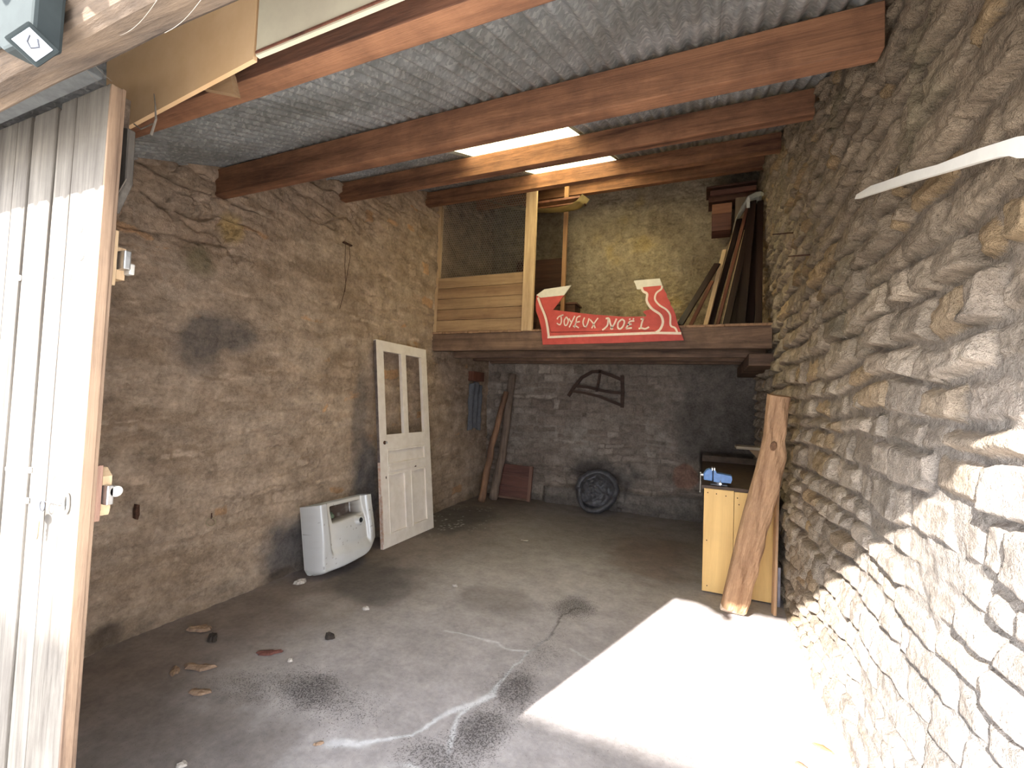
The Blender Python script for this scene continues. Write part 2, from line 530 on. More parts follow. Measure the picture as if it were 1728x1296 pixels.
def make_skylight():
    m, nt, bs = newmat('translucent_skylight_sheet')
    nt.nodes.remove(bs)
    out = nt.nodes['Material Output']
    tc = node(nt, 'ShaderNodeTexCoord')
    n = noise(nt, tc.outputs['Object'], 9, 6, 0.7)
    rp = ramp(nt, [(0.35, (0.62, 0.54, 0.32)), (0.6, (0.95, 0.91, 0.74))])
    nt.links.new(n.outputs[0], rp.inputs[0])
    tl = node(nt, 'ShaderNodeBsdfTranslucent')
    tp = node(nt, 'ShaderNodeBsdfTransparent')
    gl = node(nt, 'ShaderNodeBsdfDiffuse')
    nt.links.new(rp.outputs[0], tl.inputs[0])
    nt.links.new(rp.outputs[0], gl.inputs[0])
    tp.inputs[0].default_value = (0.95, 0.88, 0.62, 1)
    m1 = node(nt, 'ShaderNodeMixShader')
    m1.inputs[0].default_value = 0.22
    nt.links.new(tl.outputs[0], m1.inputs[1])
    nt.links.new(tp.outputs[0], m1.inputs[2])
    m2 = node(nt, 'ShaderNodeMixShader')
    m2.inputs[0].default_value = 0.25
    nt.links.new(m1.outputs[0], m2.inputs[1])
    nt.links.new(gl.outputs[0], m2.inputs[2])
    nt.links.new(m2.outputs[0], out.inputs['Surface'])
    return m
M['skylight'] = make_skylight()

def roofz(y):
    return 2.416 + 0.387 * y

# ================================================================ THE SETTING
def lerp3(a, b, t):
    return np.asarray(a) * (1 - t[..., None]) + np.asarray(b) * t[..., None]

def blob(u, v, cu, cv, ru, rv, seed, soft=0.55):
    d = np.sqrt(((u - cu) / ru) ** 2 + ((v - cv) / rv) ** 2) + 0.45 * fbm(u * 3.5, v * 3.5, seed, 4, 0.6)
    return 1 - sstep(1 - soft, 1.0 + soft * 0.2, d)

# ---- right wall : rough rubble with deep joints
ys = np.concatenate([np.arange(0.95, 3.0, 0.0095), np.arange(3.0, 7.22, 0.017)])
ts = np.linspace(0, 1, 410)
Yg, Tg = np.meshgrid(ys, ts, indexing='ij')
Zg = Tg * (roofz(Yg) + 0.035) - 0.02
e, du, dv, r = stones(Yg, Zg, 11, (0.085, 0.175), (0.10, 0.36), 0.5)
rad = 0.018 + 0.02 * r[3]
sh = sstep(0, 1, e / rad)
nz = (1 - sstep(1.6, 3.6, Yg)) * (1 - sstep(1.3, 2.0, Zg))
body = 0.022 + 0.045 * r[0] * (1 - 0.35 * nz) + 0.030 * (1 - 0.7 * nz) * (1 - dv) ** 1.2 + 0.025 * (1 - 0.6 * nz) * (r[1] - 0.5) * (du - 0.5) * 2
h = sh * body
lump = fbm(Yg * 8, Zg * 11, 21, 4)
h += (sh * (0.014 * lump + 0.012 * fbm(Yg * 15, Zg * 22, 23, 3)) + 0.009 * fbm(Yg * 34, Zg * 38, 22, 3)) * (1 - 0.7 * nz)
mort = fbm(Yg * 1.6, Zg * 1.8, 25, 4)
upw = sstep(1.9, 3.0, Zg)
mlev = 0.020 + 0.020 * mort + 0.010 * fbm(Yg * 14, Zg * 14, 26, 3) + 0.012 * upw
ism = sstep(-0.004, 0.006, mlev - h)
h = np.maximum(h, mlev)
h = np.clip(h, -0.01, 0.11)
c_st = lerp3((0.36, 0.275, 0.195), (0.44, 0.345, 0.25), r[2])
c_st = c_st * (0.82 + 0.36 * r[1][..., None])
ochre = (r[3] > 0.88)[..., None]
c_st = np.where(ochre, c_st * np.array([1.06, 0.96, 0.78]), c_st)
green = (sstep(0.15, 0.6, fbm(Yg * 2.1, Zg * 2.1, 28, 4)) * sstep(1.6, 2.4, Zg))[..., None] * 0.35
c_st = c_st * (1 - green) + np.array([0.24, 0.22, 0.12]) * green
c_mo = lerp3((0.33, 0.265, 0.20), (0.27, 0.21, 0.155), np.clip(mort + 0.5, 0, 1))
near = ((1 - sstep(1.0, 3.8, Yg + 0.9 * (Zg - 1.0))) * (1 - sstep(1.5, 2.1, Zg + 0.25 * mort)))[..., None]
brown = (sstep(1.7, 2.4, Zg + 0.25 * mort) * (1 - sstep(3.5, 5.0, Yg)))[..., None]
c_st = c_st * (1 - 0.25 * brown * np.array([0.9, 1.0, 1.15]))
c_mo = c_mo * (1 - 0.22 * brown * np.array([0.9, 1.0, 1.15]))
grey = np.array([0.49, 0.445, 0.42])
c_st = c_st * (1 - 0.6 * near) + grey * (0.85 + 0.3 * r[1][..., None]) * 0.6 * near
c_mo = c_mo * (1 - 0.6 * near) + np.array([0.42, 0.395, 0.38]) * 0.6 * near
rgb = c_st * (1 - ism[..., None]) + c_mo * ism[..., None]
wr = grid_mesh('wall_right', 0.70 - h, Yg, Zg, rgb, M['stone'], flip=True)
struct(wr, 'rough rubble stone wall on the right side')
bm = B(); prism(bm, [(0.95, -0.02), (7.25, -0.02), (7.25, roofz(7.25) - 0.002), (0.95, roofz(0.95) - 0.002)], 0.24, 'yz', 0.712)
mk('wall_core', bm, M['facade'], wr)

# ---- left wall : mortared rubble
ys = np.concatenate([np.arange(0.66, 3.2, 0.0105), np.arange(3.2, 7.22, 0.017)])
ts = np.linspace(0, 1, 400)
Yg, Tg = np.meshgrid(ys, ts, indexing='ij')
Zg = Tg * (roofz(Yg) + 0.035) - 0.02
e, du, dv, r = stones(Yg + 0.05 * fbm(Yg * 6, Zg * 6, 31, 4), Zg + 0.03 * fbm(Yg * 7, Zg * 5, 32, 4), 5, (0.045, 0.125), (0.10, 0.36), 1.0)
sh = sstep(0, 1, e / 0.014)
h = sh * (0.008 + 0.020 * r[0] + 0.010 * (1 - dv))
mort = fbm(Yg * 1.5, Zg * 2.0, 35, 5, 0.6)
up_ = sstep(0.0, 0.5, Zg - (roofz(Yg) - 0.75) + 0.3 * fbm(Yg * 2, Zg * 2, 36, 3))
mlev = 0.024 + 0.018 * mort + 0.016 * fbm(Yg * 6, Zg * 15, 37, 5, 0.62) + 0.010 * np.abs(fbm(Yg * 5, Zg * 16, 34, 3)) - 0.012 * up_
ism = sstep(-0.003, 0.005, mlev - h)
h = np.maximum(h, mlev) + 0.008 * fbm(Yg * 22, Zg * 40, 38, 3) + 0.022 * fbm(Yg * 1.1, Zg * 1.5, 39, 3)
# larger loose stones with open joints just under the roof, and two running cracks
e2, du2, dv2, r2 = stones(Yg, Zg, 77, (0.12, 0.24), (0.2, 0.5), 0.9)
open_ = (1 - sstep(0.004, 0.02, e2)) * sstep(0.35, 0.6, up_) * sstep(-0.25, 0.1, fbm(Yg * 2.3, Zg * 2.3, 41, 3))
h = h - 0.035 * open_ + 0.03 * up_ * (r2[0] - 0.4) * sstep(0, 1, e2 / 0.03)
def crackdist(pts, U, V):
    d = np.full(U.shape, 9.0)
    for (a0, a1), (b0, b1) in zip(pts[:-1], pts[1:]):
        L2 = (b0 - a0) ** 2 + (b1 - a1) ** 2
        t = np.clip(((U - a0) * (b0 - a0) + (V - a1) * (b1 - a1)) / L2, 0, 1)
        d = np.minimum(d, np.hypot(U - a0 - t * (b0 - a0), V - a1 - t * (b1 - a1)))
    return d
wob = 0.03 * fbm(Yg * 7, Zg * 7, 44, 3)
cr1 = crackdist([(2.75, 3.30), (2.95, 3.22), (3.12, 3.20), (3.45, 3.42), (3.62, 3.30)], Yg + wob, Zg)
cr2 = crackdist([(3.70, 3.62), (3.74, 3.38), (3.95, 3.18), (4.22, 2.92), (4.36, 2.60), (4.40, 2.35)], Yg + wob, Zg)
cr3 = crackdist([(1.66, 2.86), (1.8, 2.80), (2.0, 2.72), (2.15, 2.76), (2.3, 2.6)], Yg + wob, Zg)
cr = np.exp(-(cr1 / 0.012) ** 2) + 0.8 * np.exp(-(cr2 / 0.007) ** 2) + np.exp(-(cr3 / 0.014) ** 2)
h = h - 0.03 * np.clip(cr, 0, 1)
c_st = lerp3((0.385, 0.275, 0.19), (0.455, 0.335, 0.24), r[2]) * (0.87 + 0.26 * r[1][..., None])
orange = (r[3] > 0.95)[..., None]
c_st = np.where(orange, c_st * np.array([1.12, 0.92, 0.72]), c_st)
c_mo = lerp3((0.30, 0.21, 0.14), (0.46, 0.345, 0.25), np.clip(0.5 + 1.2 * fbm(Yg * 2.0, Zg * 6.5, 45, 6, 0.65), 0, 1))
rgb = c_st * (1 - ism[..., None]) + c_mo * ism[..., None]
t = sstep(0.1, 0.7, fbm(Yg * 0.9, Zg * 2.6, 46, 4))[..., None]
rgb = rgb * (1 - 0.30 * t) + np.array([0.25, 0.165, 0.10]) * 0.30 * t
soot = blob(Yg, Zg, 2.25, 2.02, 0.42, 0.20, 47)[..., None] + 0.8 * blob(Yg, Zg, 2.05, 1.90, 0.2, 0.25, 48)[..., None]
rgb = rgb * (1 - 0.75 * np.clip(soot, 0, 1)) + np.array([0.115, 0.10, 0.09]) * 0.75 * np.clip(soot, 0, 1)
moss = blob(Yg, Zg, 2.03, 2.52, 0.13, 0.12, 49)[..., None]
rgb = rgb * (1 - 0.6 * moss) + np.array([0.14, 0.12, 0.055]) * 0.6 * moss
yel = blob(Yg, Zg, 2.25, 2.83, 0.10, 0.14, 50)[..., None]
rgb = rgb * (1 - 0.7 * yel) + np.array([0.50, 0.34, 0.13]) * 0.7 * yel
# darker patches behind sink and door, darker foot
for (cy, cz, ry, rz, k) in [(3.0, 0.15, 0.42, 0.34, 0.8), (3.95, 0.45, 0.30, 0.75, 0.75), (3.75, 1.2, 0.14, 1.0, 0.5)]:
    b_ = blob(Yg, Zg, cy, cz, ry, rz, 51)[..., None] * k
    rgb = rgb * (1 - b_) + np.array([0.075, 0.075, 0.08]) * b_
hole_shade = np.clip(blob(Yg, Zg, 1.62, 0.06, 0.14, 0.10, 55) + blob(Yg, Zg, 2.85, 0.03, 0.14, 0.05, 56), 0, 1)[..., None] * 0.85  # dark of the holes put into the colour, surface stays closed
rgb = rgb * (1 - hole_shade) + np.array([0.03, 0.022, 0.018]) * hole_shade
foot = (1 - sstep(0.0, 0.22, Zg + 0.12 * fbm(Yg * 3, Zg * 3, 53, 3)))[..., None] * 0.55
rgb = rgb * (1 - foot) + np.array([0.16, 0.115, 0.08]) * foot
# upper zone by the pen is darker
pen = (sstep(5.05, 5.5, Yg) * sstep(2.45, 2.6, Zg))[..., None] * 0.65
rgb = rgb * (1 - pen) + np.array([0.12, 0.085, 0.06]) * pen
h = h + 0.05 * (1 - sstep(0.0, 0.10, Zg)) * (0.5 + 0.5 * fbm(Yg * 3, Zg * 2, 54, 3))
skew = 0.035 * np.maximum(0, Yg - 3.2)
wl = grid_mesh('wall_left', -3.365 - skew + h, Yg, Zg, rgb, M['render'])
struct(wl, 'mortared rubble stone wall on the left side')
bm = B(); prism(bm, [(0.66, -0.02), (7.25, -0.02), (7.25, roofz(7.25) - 0.002), (0.66, roofz(0.66) - 0.002)], 0.28, 'yz', -3.85)
mk('wall_core', bm, M['facade'], wl)

# ---- back wall : lower half rubble, upper half roughcast, plinth at its foot
xs = np.arange(-3.66, 0.72, 0.0135)
zs = np.linspace(-0.02, 5.22, 400)
Xg, Zg = np.meshgrid(xs, zs, indexing='ij')
e, du, dv, r = stones(Xg, Zg, 8, (0.07, 0.17), (0.14, 0.42), 0.9)
sh = sstep(0, 1, e / 0.025)
h = sh * (0.012 + 0.03 * r[0])
mort = fbm(Xg * 1.6, Zg * 1.9, 61, 5, 0.6)
mlev = 0.018 + 0.022 * mort + 0.008 * fbm(Xg * 9, Zg * 9, 62, 3)
ism = sstep(-0.004, 0.006, mlev - h)
low = 1 - sstep(2.3, 2.5, Zg)
hl = np.maximum(h, mlev)
hu = 0.02 + 0.030 * fbm(Xg * 3, Zg * 5, 63, 5, 0.62) + 0.022 * np.abs(fbm(Xg * 8, Zg * 14, 65, 3)) + 0.014 * fbm(Xg * 24, Zg * 32, 64, 3)
hh = hl * low + hu * (1 - low)
smooth_ = sstep(-0.45, -0.15, Xg + 0.12 * fbm(Xg * 3, Zg * 3, 66, 3)) * sstep(0.75, 0.95, Zg) * low
hh = hh * (1 - smooth_) + 0.035 * smooth_
niche = sstep(-0.04, 0.0, Xg) * sstep(0.55, 0.6, Zg) * (1 - sstep(0.95, 1.0, Zg))
hh = hh - 0.12 * niche
plinth = sstep(-2.4, -2.3, Xg) * (1 - sstep(0.30, 0.36, Zg + 0.03 * fbm(Xg * 3, Zg * 3, 67, 3) - 0.03 * Xg))
hh = hh + 0.10 * plinth
c_st = lerp3((0.25, 0.195, 0.155), (0.40, 0.33, 0.27), r[2]) * (0.8 + 0.4 * r[1][..., None])
c_mo = lerp3((0.22, 0.175, 0.14), (0.38, 0.32, 0.265), np.clip(0.5 + 1.2 * mort, 0, 1))
lo = c_st * (1 - ism[..., None]) + c_mo * ism[..., None]
stain = sstep(0.0, 0.7, fbm(Xg * 1.1, Zg * 1.3, 68, 4))[..., None] * 0.5
lo = lo * (1 - stain) + np.array([0.15, 0.115, 0.09]) * stain
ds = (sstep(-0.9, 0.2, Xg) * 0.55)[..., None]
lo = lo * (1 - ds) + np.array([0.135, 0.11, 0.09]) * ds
lo = lo * (1 - smooth_[..., None]) + (np.array([0.155, 0.13, 0.11]) * (0.8 + 0.45 * np.clip(0.5 + fbm(Xg * 2, Zg * 2, 69, 4), 0, 1))[..., None]) * smooth_[..., None]
pl = (plinth * 0.6)[..., None]
lo = lo * (1 - pl) + np.array([0.15, 0.135, 0.12]) * pl
brick = blob(Xg, Zg, -0.22, 0.60, 0.20, 0.20, 70, 0.25)[..., None] * 0.75
lo = lo * (1 - brick) + np.array([0.27, 0.135, 0.09]) * brick
dark_low = blob(Xg, Zg, -1.45, 0.45, 0.6, 0.38, 71)[..., None] * 0.75  # much darker patch low on the wall
lo = lo * (1 - dark_low) + np.array([0.05, 0.045, 0.045]) * dark_low
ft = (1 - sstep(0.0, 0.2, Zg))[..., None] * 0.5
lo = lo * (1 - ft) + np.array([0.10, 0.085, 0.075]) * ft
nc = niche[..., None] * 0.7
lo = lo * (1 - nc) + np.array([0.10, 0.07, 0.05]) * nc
hi = lerp3((0.29, 0.225, 0.15), (0.44, 0.36, 0.25), np.clip(0.5 + 0.9 * fbm(Xg * 1.6, Zg * 1.6, 72, 5, 0.6), 0, 1))
oc = sstep(0.25, 0.7, fbm(Xg * 2.2, Zg * 2.2, 73, 4))[..., None] * 0.5
hi = hi * (1 - oc) + np.array([0.42, 0.30, 0.11]) * oc
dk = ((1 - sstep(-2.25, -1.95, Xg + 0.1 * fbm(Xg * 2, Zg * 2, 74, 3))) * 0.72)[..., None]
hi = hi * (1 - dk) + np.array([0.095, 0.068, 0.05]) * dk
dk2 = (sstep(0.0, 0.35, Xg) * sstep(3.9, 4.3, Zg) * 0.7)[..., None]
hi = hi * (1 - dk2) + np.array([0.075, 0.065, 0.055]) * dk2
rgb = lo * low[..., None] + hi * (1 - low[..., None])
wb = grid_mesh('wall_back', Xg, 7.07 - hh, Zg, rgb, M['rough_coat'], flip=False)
struct(wb, 'stone back wall, rubble below and roughcast above the loft')
bm = B(); box(bm, (-3.85, 7.24, -0.02), (0.95, 7.5, 5.1))
mk('wall_core', bm, M['facade'], wb)

# ---- floor
xs = np.concatenate([np.arange(-3.62, -2.6, 0.016), np.arange(-2.6, 0.74, 0.011)])
ys = np.concatenate([np.arange(0.55, 3.4, 0.0095), np.arange(3.4, 7.25, 0.017)])
Xg, Yg = np.meshgrid(xs, ys, indexing='ij')
n1 = fbm(Xg * 0.9, Yg * 0.9, 81, 5, 0.55)
n2 = fbm(Xg * 5, Yg * 5, 82, 5, 0.6)
rgb = lerp3((0.29, 0.255, 0.24), (0.44, 0.40, 0.385), np.clip(0.55 + 0.8 * n1 + 0.22 * n2, 0, 1))
def stain_(cx, cy, rx, ry, col, k, seed):
    global rgb
    b_ = blob(Xg, Yg, cx, cy, rx, ry, seed)[..., None] * k
    rgb = rgb * (1 - b_) + np.array(col) * b_
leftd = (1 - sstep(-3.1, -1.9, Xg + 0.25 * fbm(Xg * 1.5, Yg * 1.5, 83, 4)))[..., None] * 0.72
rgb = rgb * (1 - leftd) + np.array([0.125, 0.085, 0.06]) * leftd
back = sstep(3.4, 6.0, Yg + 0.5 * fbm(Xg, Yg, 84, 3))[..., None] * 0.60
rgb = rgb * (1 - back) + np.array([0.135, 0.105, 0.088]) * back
stain_(-2.64, 3.2, 0.55, 0.5, (0.085, 0.075, 0.07), 0.7, 85)
stain_(-1.46, 3.35, 0.4, 0.28, (0.14, 0.11, 0.10), 0.45, 86)
stain_(-3.0, 5.3, 0.5, 0.9, (0.075, 0.07, 0.068), 0.65, 87)
stain_(-0.5, 5.2, 0.6, 1.0, (0.15, 0.085, 0.055), 0.5, 88)
stain_(-2.6, 2.7, 0.35, 0.25, (0.36, 0.31, 0.28), 0.5, 92)
stain_(-2.1, 1.3, 0.8, 0.5, (0.11, 0.085, 0.068), 0.6, 93)
# black grit : density goes to the alpha channel, the grains themselves are in the material
grit = np.zeros_like(Xg)
for cx, cy, rx, ry, k in [(-1.88, 1.87, 0.30, 0.17, 1), (-0.93, 2.42, 0.15, 0.30, 1), (-0.97, 2.02, 0.14, 0.22, 1), (-0.93, 3.55, 0.17, 0.2, 0.9), (-0.9, 2.8, 0.14, 0.3, 0.6), (-1.05, 1.8, 0.18, 0.1, .8), (-2.2, 1.75, 0.3, 0.12, .6)]:
    grit = np.maximum(grit, blob(Xg, Yg, cx, cy, rx * 1.4, ry * 1.4, 94, 0.95) * k)
rgb = rgb * (1 - 0.25 * sstep(0.4, 1.0, grit)[..., None])
# white specks of broken glass and mortar by the door
ws = vn(Xg * 60 + 5, Yg * 60, 95) * vn(Xg * 60, Yg * 60 + 9, 96)
g = blob(Xg, Yg, -2.95, 5.3, 0.5, 1.0, 97)
sp = (sstep(0.60, 0.66, ws) * g)[..., None]
rgb = rgb * (1 - sp) + np.array([0.6, 0.58, 0.55]) * sp
# hairline cracks and the white bloom that follows them
wobx = 0.022 * fbm(Xg * 12, Yg * 12, 98, 4); woby = 0.022 * fbm(Xg * 12, Yg * 12, 99, 4)
c2 = [(-0.86, 3.55), (-0.95, 3.37), (-0.94, 3.0), (-1.0, 2.79), (-1.02, 2.61), (-1.03, 2.44), (-1.03, 2.3), (-1.08, 2.19), (-1.16, 2.08), (-1.21, 1.93), (-1.25, 1.85), (-1.33, 1.77), (-1.44, 1.7), (-1.54, 1.64)]
cA = crackdist(c2, Xg + wobx, Yg + woby)
cB = crackdist([(-1.61, 2.76), (-1.39, 2.77), (-1.21, 2.78), (-1.1, 2.74), (-1.0, 2.79)], Xg + wobx, Yg + woby)
cC = crackdist([(-1.08, 2.19), (-1.1, 2.08), (-1.07, 1.96), (-1.04, 1.85), (-1.02, 1.70), (-1.06, 1.4)], Xg + wobx, Yg + woby)
cD = crackdist([(-0.76, 2.93), (-0.62, 2.87), (-0.45, 2.8)], Xg + wobx, Yg + woby)
cE = crackdist([(-1.4, 1.42), (-1.26, 1.62), (-1.18, 1.7), (-1.06, 1.71)], Xg + wobx, Yg + woby)
wn = 0.5 + 0.5 * fbm(Xg * 9, Yg * 9, 101, 3)
width = 0.006 + 0.012 * np.exp(-((Yg - 2.2) / 0.22) ** 2) * (Xg < -1.0) + 0.018 * np.exp(-((Yg - 1.66) / 0.10) ** 2) * (Xg < -1.28)
fadeA = 1 - sstep(2.85, 3.3, Yg)
white = np.exp(-(cA / width) ** 2) * fadeA + 0.75 * np.exp(-(cB / 0.008) ** 2) + 0.85 * np.exp(-(cC / 0.009) ** 2) * sstep(1.8, 1.9, Yg) + 0.35 * np.exp(-(cD / 0.010) ** 2) + 0.6 * np.exp(-(cE / 0.010) ** 2) * wn
white = np.clip(white * (0.35 + 0.8 * wn + 0.9 * vn(Xg * 55, Yg * 55, 102)), 0, 0.9)[..., None]
rgb = rgb * (1 - white) + np.array([0.60, 0.585, 0.58]) * white
dark = np.clip(np.exp(-((cA - 0.003) / 0.005) ** 2) * sstep(2.2, 3.2, Yg) * 0.7 + np.exp(-(cC / 0.005) ** 2) * 0.6 * (1 - sstep(1.8, 1.95, Yg)), 0, 1)[..., None]
rgb = rgb * (1 - dark) + np.array([0.08, 0.065, 0.055]) * dark
zf = 0.004 * n1 + 0.0016 * n2 - 0.004 * dark[..., 0]
zf += 0.02 * (1 - sstep(-3.40, -3.22, Xg)) * (0.5 + 0.5 * fbm(Xg * 6, Yg * 6, 103, 3))
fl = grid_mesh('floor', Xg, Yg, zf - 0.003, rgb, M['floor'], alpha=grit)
struct(fl, 'stained grey concrete floor')
bm = B(); box(bm, (-14, -14, -0.3), (9, 12, -0.02))
struct(mk('ground', bm, M['ground']), 'pale ground outside the barn')

# unseen canopy added behind the camera, its edge shades the threshold
cn = struct(empty('shade_canopy', (-3.8, -6.0, 0)), 'unseen canopy on posts, added to shade the threshold')
bm = B(); box(bm, (-4.5, -1.3, 4.88), (4.2, 0.0, 4.95), 0.01)
mk('shade_canopy_top', bm, M['facade'], cn)
for px_ in (-4.3, 4.0):
    for py_ in (-1.3, -0.15):
        bm = B(); box(bm, (px_ - 0.05, py_ - 0.05, -0.02), (px_ + 0.05, py_ + 0.05, 4.88), 0.005)
        mk('post', bm, M['facade'], cn)

# ================================================================ ROOF
roof = empty('ceiling')
struct(roof, 'corrugated metal roof on timber purlins')
def sheet(x0, x1, y0, y1, dz, mat, name):
    pitch = 0.0769
    nx = max(2, int((x1 - x0) / pitch * 10))
    X = np.linspace(x0, x1, nx)
    Yv = np.linspace(y0, y1, 12)
    Xq, Yq = np.meshgrid(X, Yv, indexing='ij')
    Zq = roofz(Yq) + 0.014 * np.cos(2 * PI * (Xq + 0.95) / pitch) + 0.016 + dz + 0.003 * fbm(Xq * 2, Yq * 2, 120, 2)
    rgb_ = np.ones(Xq.shape + (3,)) * 0.5
    o = grid_mesh(name, Xq, Yq, Zq, rgb_, mat, roof)
    sm = o.modifiers.new('thickness', 'SOLIDIFY')
    sm.thickness = 0.0012
    return o
edges = [-3.95, -2.95, -1.95, -0.95, 0.05, 1.05]
for i in range(5):
    a, b_ = edges[i], edges[i + 1]
    sheet(a - 0.02, b_ + 0.05, 0.03, 3.05, 0.0035 * (i % 2), M['galv'], 'corrugated_sheet')
    if i == 2:
        sheet(a - 0.0, b_ + 0.0, 2.92, 6.25, 0.009, M['skylight'], 'skylight_sheet')
        sheet(a - 0.02, b_ + 0.05, 6.2, 7.35, 0.0135, M['galv'], 'corrugated_sheet')
    else:
        sheet(a - 0.02, b_ + (0.05 if i != 1 else 0.02), 2.9, 7.35, 0.006 + 0.0035 * (i % 2), M['galv'], 'corrugated_sheet')

def beam(name, y, th, hgt, x0, x1, mat, label, cat='beam', zt=None, group=None, sag=0.0):
    bm = B()
    z1 = (roofz(y) if zt is None else zt) - 0.004
    vs = box(bm, (x0, y, z1 - hgt), (x1, y + th, z1), 0.004)
    for v in bm.verts:
        v.co.y += 0.006 * math.sin(v.co.x * 1.7 + y)
    o = mk(name, bm, mat)
    tag(o, label, cat, group)
    return o
G = 'timber purlins under the corrugated roof'
p1_ = beam('roof_purlin', 0.95, 0.08, 0.165, -3.6, 0.72, M['purlin_shade'], 'reddish roof purlin nearest the eave, behind the yellow plywood panels', 'beam', group=G)
p1_.data.materials.append(M['purlin'])
for f_ in p1_.data.polygons:
    if f_.normal.z < -0.7: f_.material_index = 1  # underside takes the lighter copy, imitating light bounced up from the ground
beam('roof_purlin', 2.11, 0.085, 0.19, -3.5, 0.62, M['purlin'], 'largest reddish roof purlin, crossing the open roof in front of the skylight', 'beam', group=G)
beam('roof_purlin', 3.34, 0.08, 0.17, -3.5, 0.62, M['purlin'], 'roof purlin directly behind the skylight, its middle lit pale', 'beam', group=G)
beam('roof_purlin', 4.84, 0.08, 0.17, -3.6, 0.63, M['purlin'], 'roof purlin above the loft edge with a knotty lit middle', 'beam', group=G)
beam('roof_purlin', 6.3, 0.08, 0.17, -3.6, 0.64, M['purlin'], 'rearmost roof purlin, close to the back wall over the loft', 'beam', group=G)

# ---- eave in front of the camera : weathered moulded beam, boards above, dark lintel bar
bm = B()
prof = [(0.39, 2.225), (0.405, 2.215), (0.43, 2.218), (0.435, 2.225), (0.455, 2.225), (0.465, 2.235), (0.465, 2.33), (0.385, 2.33), (0.385, 2.292), (0.377, 2.288), (0.377, 2.262), (0.385, 2.255), (0.385, 2.235)]
prism(bm, prof, 5.4, 'yz', -4.2)
bmesh.ops.subdivide_edges(bm, edges=[e_ for e_ in bm.edges if abs(e_.verts[0].co.x - e_.verts[1].co.x) > 1], cuts=60)
for v in bm.verts:
    v.co.z += 0.004 * math.sin(v.co.x * 9) * math.sin(v.co.x * 4.1 + 1) + random.Random(int(v.co.x * 997)).uniform(-.0015, .0015)
eb = mk('eave_beam', bm, M['eave'])
tag(eb, 'weathered grooved timber beam along the eave above the plank door', 'beam')
bm = B()
for i, (z0, z1) in enumerate([(2.33, 2.45), (2.453, 2.545)]):
    box(bm, (-4.2, 0.385 - 0.002 * i, z0), (1.2, 0.405, z1), 0.003)
fb = mk('fascia_board', bm, wood('brown_fascia', (0.15, 0.10, 0.066), (0.05, 0.032, 0.022), 'x', 1.3, 0.9, 0.3))
tag(fb, 'brown weathered fascia boards behind the floodlight, above the eave beam', 'board')
bm = B()
box(bm, (-3.4, 0.52, 2.375), (-1.42, 0.60, 2.40), 0.003)
box(bm, (-3.4, 0.52, 2.385), (-1.42, 0.53, 2.47), 0.003)
lb = mk('lintel_bar', bm, M['mossgrey'])
tag(lb, 'grimy dark metal rail above the top of the plank door', 'rail')

# ---- plywood infill panels
def panel(name, pts, y, th, mat, label):
    bm = B()
    prism(bm, pts, th, 'xz', y)
    o = mk(name, bm, mat)
    tag(o, label, 'panel', 'plywood panels under the eave')
    return o
panel('plywood_panel', [(-1.735, 2.435), (-1.148, 2.502), (-1.148, 2.715), (-1.88, 2.69), (-1.86, 2.50)], 0.80, 0.012, M['ply'], 'yellow-brown plywood panel under the eave, beside the plank door')
pp = panel('plywood_panel', [(-1.138, 2.508), (0.62, 2.545), (0.62, 2.72), (-1.138, 2.72)], 0.80, 0.012, M['ply_pale'], 'pale cream plywood panel under the eave, right of the yellow-brown one')
bm = B()
prism(bm, [(-1.136, 2.513), (0.62, 2.550), (0.62, 2.556), (-1.136, 2.519)], 0.004, 'xz', 0.7965)
mk('edge_strip', bm, M['redwood_z'], pp)
bm = B()
prism(bm, [(-1.504, 2.563), (-1.336, 2.501), (-1.364, 2.574), (-1.40, 2.64), (-1.49, 2.64)], 0.02, 'xz', 0.88)
tag(mk('wooden_gusset', bm, M['pale_x']), 'small brown triangular board behind the bottom of the yellow-brown plywood', 'board')

# ---- hanging stub post beside the door
bm = B()
prism(bm, [(-1.633, 2.13), (-1.605, 2.105), (-1.545, 2.185), (-1.55, 2.345), (-1.63, 2.375), (-1.64, 2.36)], 0.02, 'xz', 0.72)
sp_ = bevel_mod(mk('hanging_stub', bm, M['greyboard']), 0.003, 1)
tag(sp_, 'short grey timber stub hanging behind the top corner of the plank door', 'timber')
bm = B()
box(bm, (-1.63, 0.735, 2.36), (-1.61, 0.75, 2.46), 0.002)
mk('hanger', bm, M['eave'], sp_)
bm = B()
tube(bm, [(-1.60, 0.72, 2.19), (-1.59, 0.715, 2.14), (-1.575, 0.71, 2.10), (-1.61, 0.70, 2.05)], [0.004, 0.006, 0.004, 0.002], 6)
tube(bm, [(-1.53, 0.715, 2.19), (-1.575, 0.71, 2.13)], 0.0015, 5)
tube(bm, [(-1.62, 0.715, 2.17), (-1.575, 0.71, 2.13)], 0.0015, 5)
cw = mk('cobweb', bm, M['cobweb'])
tag(cw, 'dusty cobweb strands hanging from the grey timber stub', 'cobweb', kind='stuff')

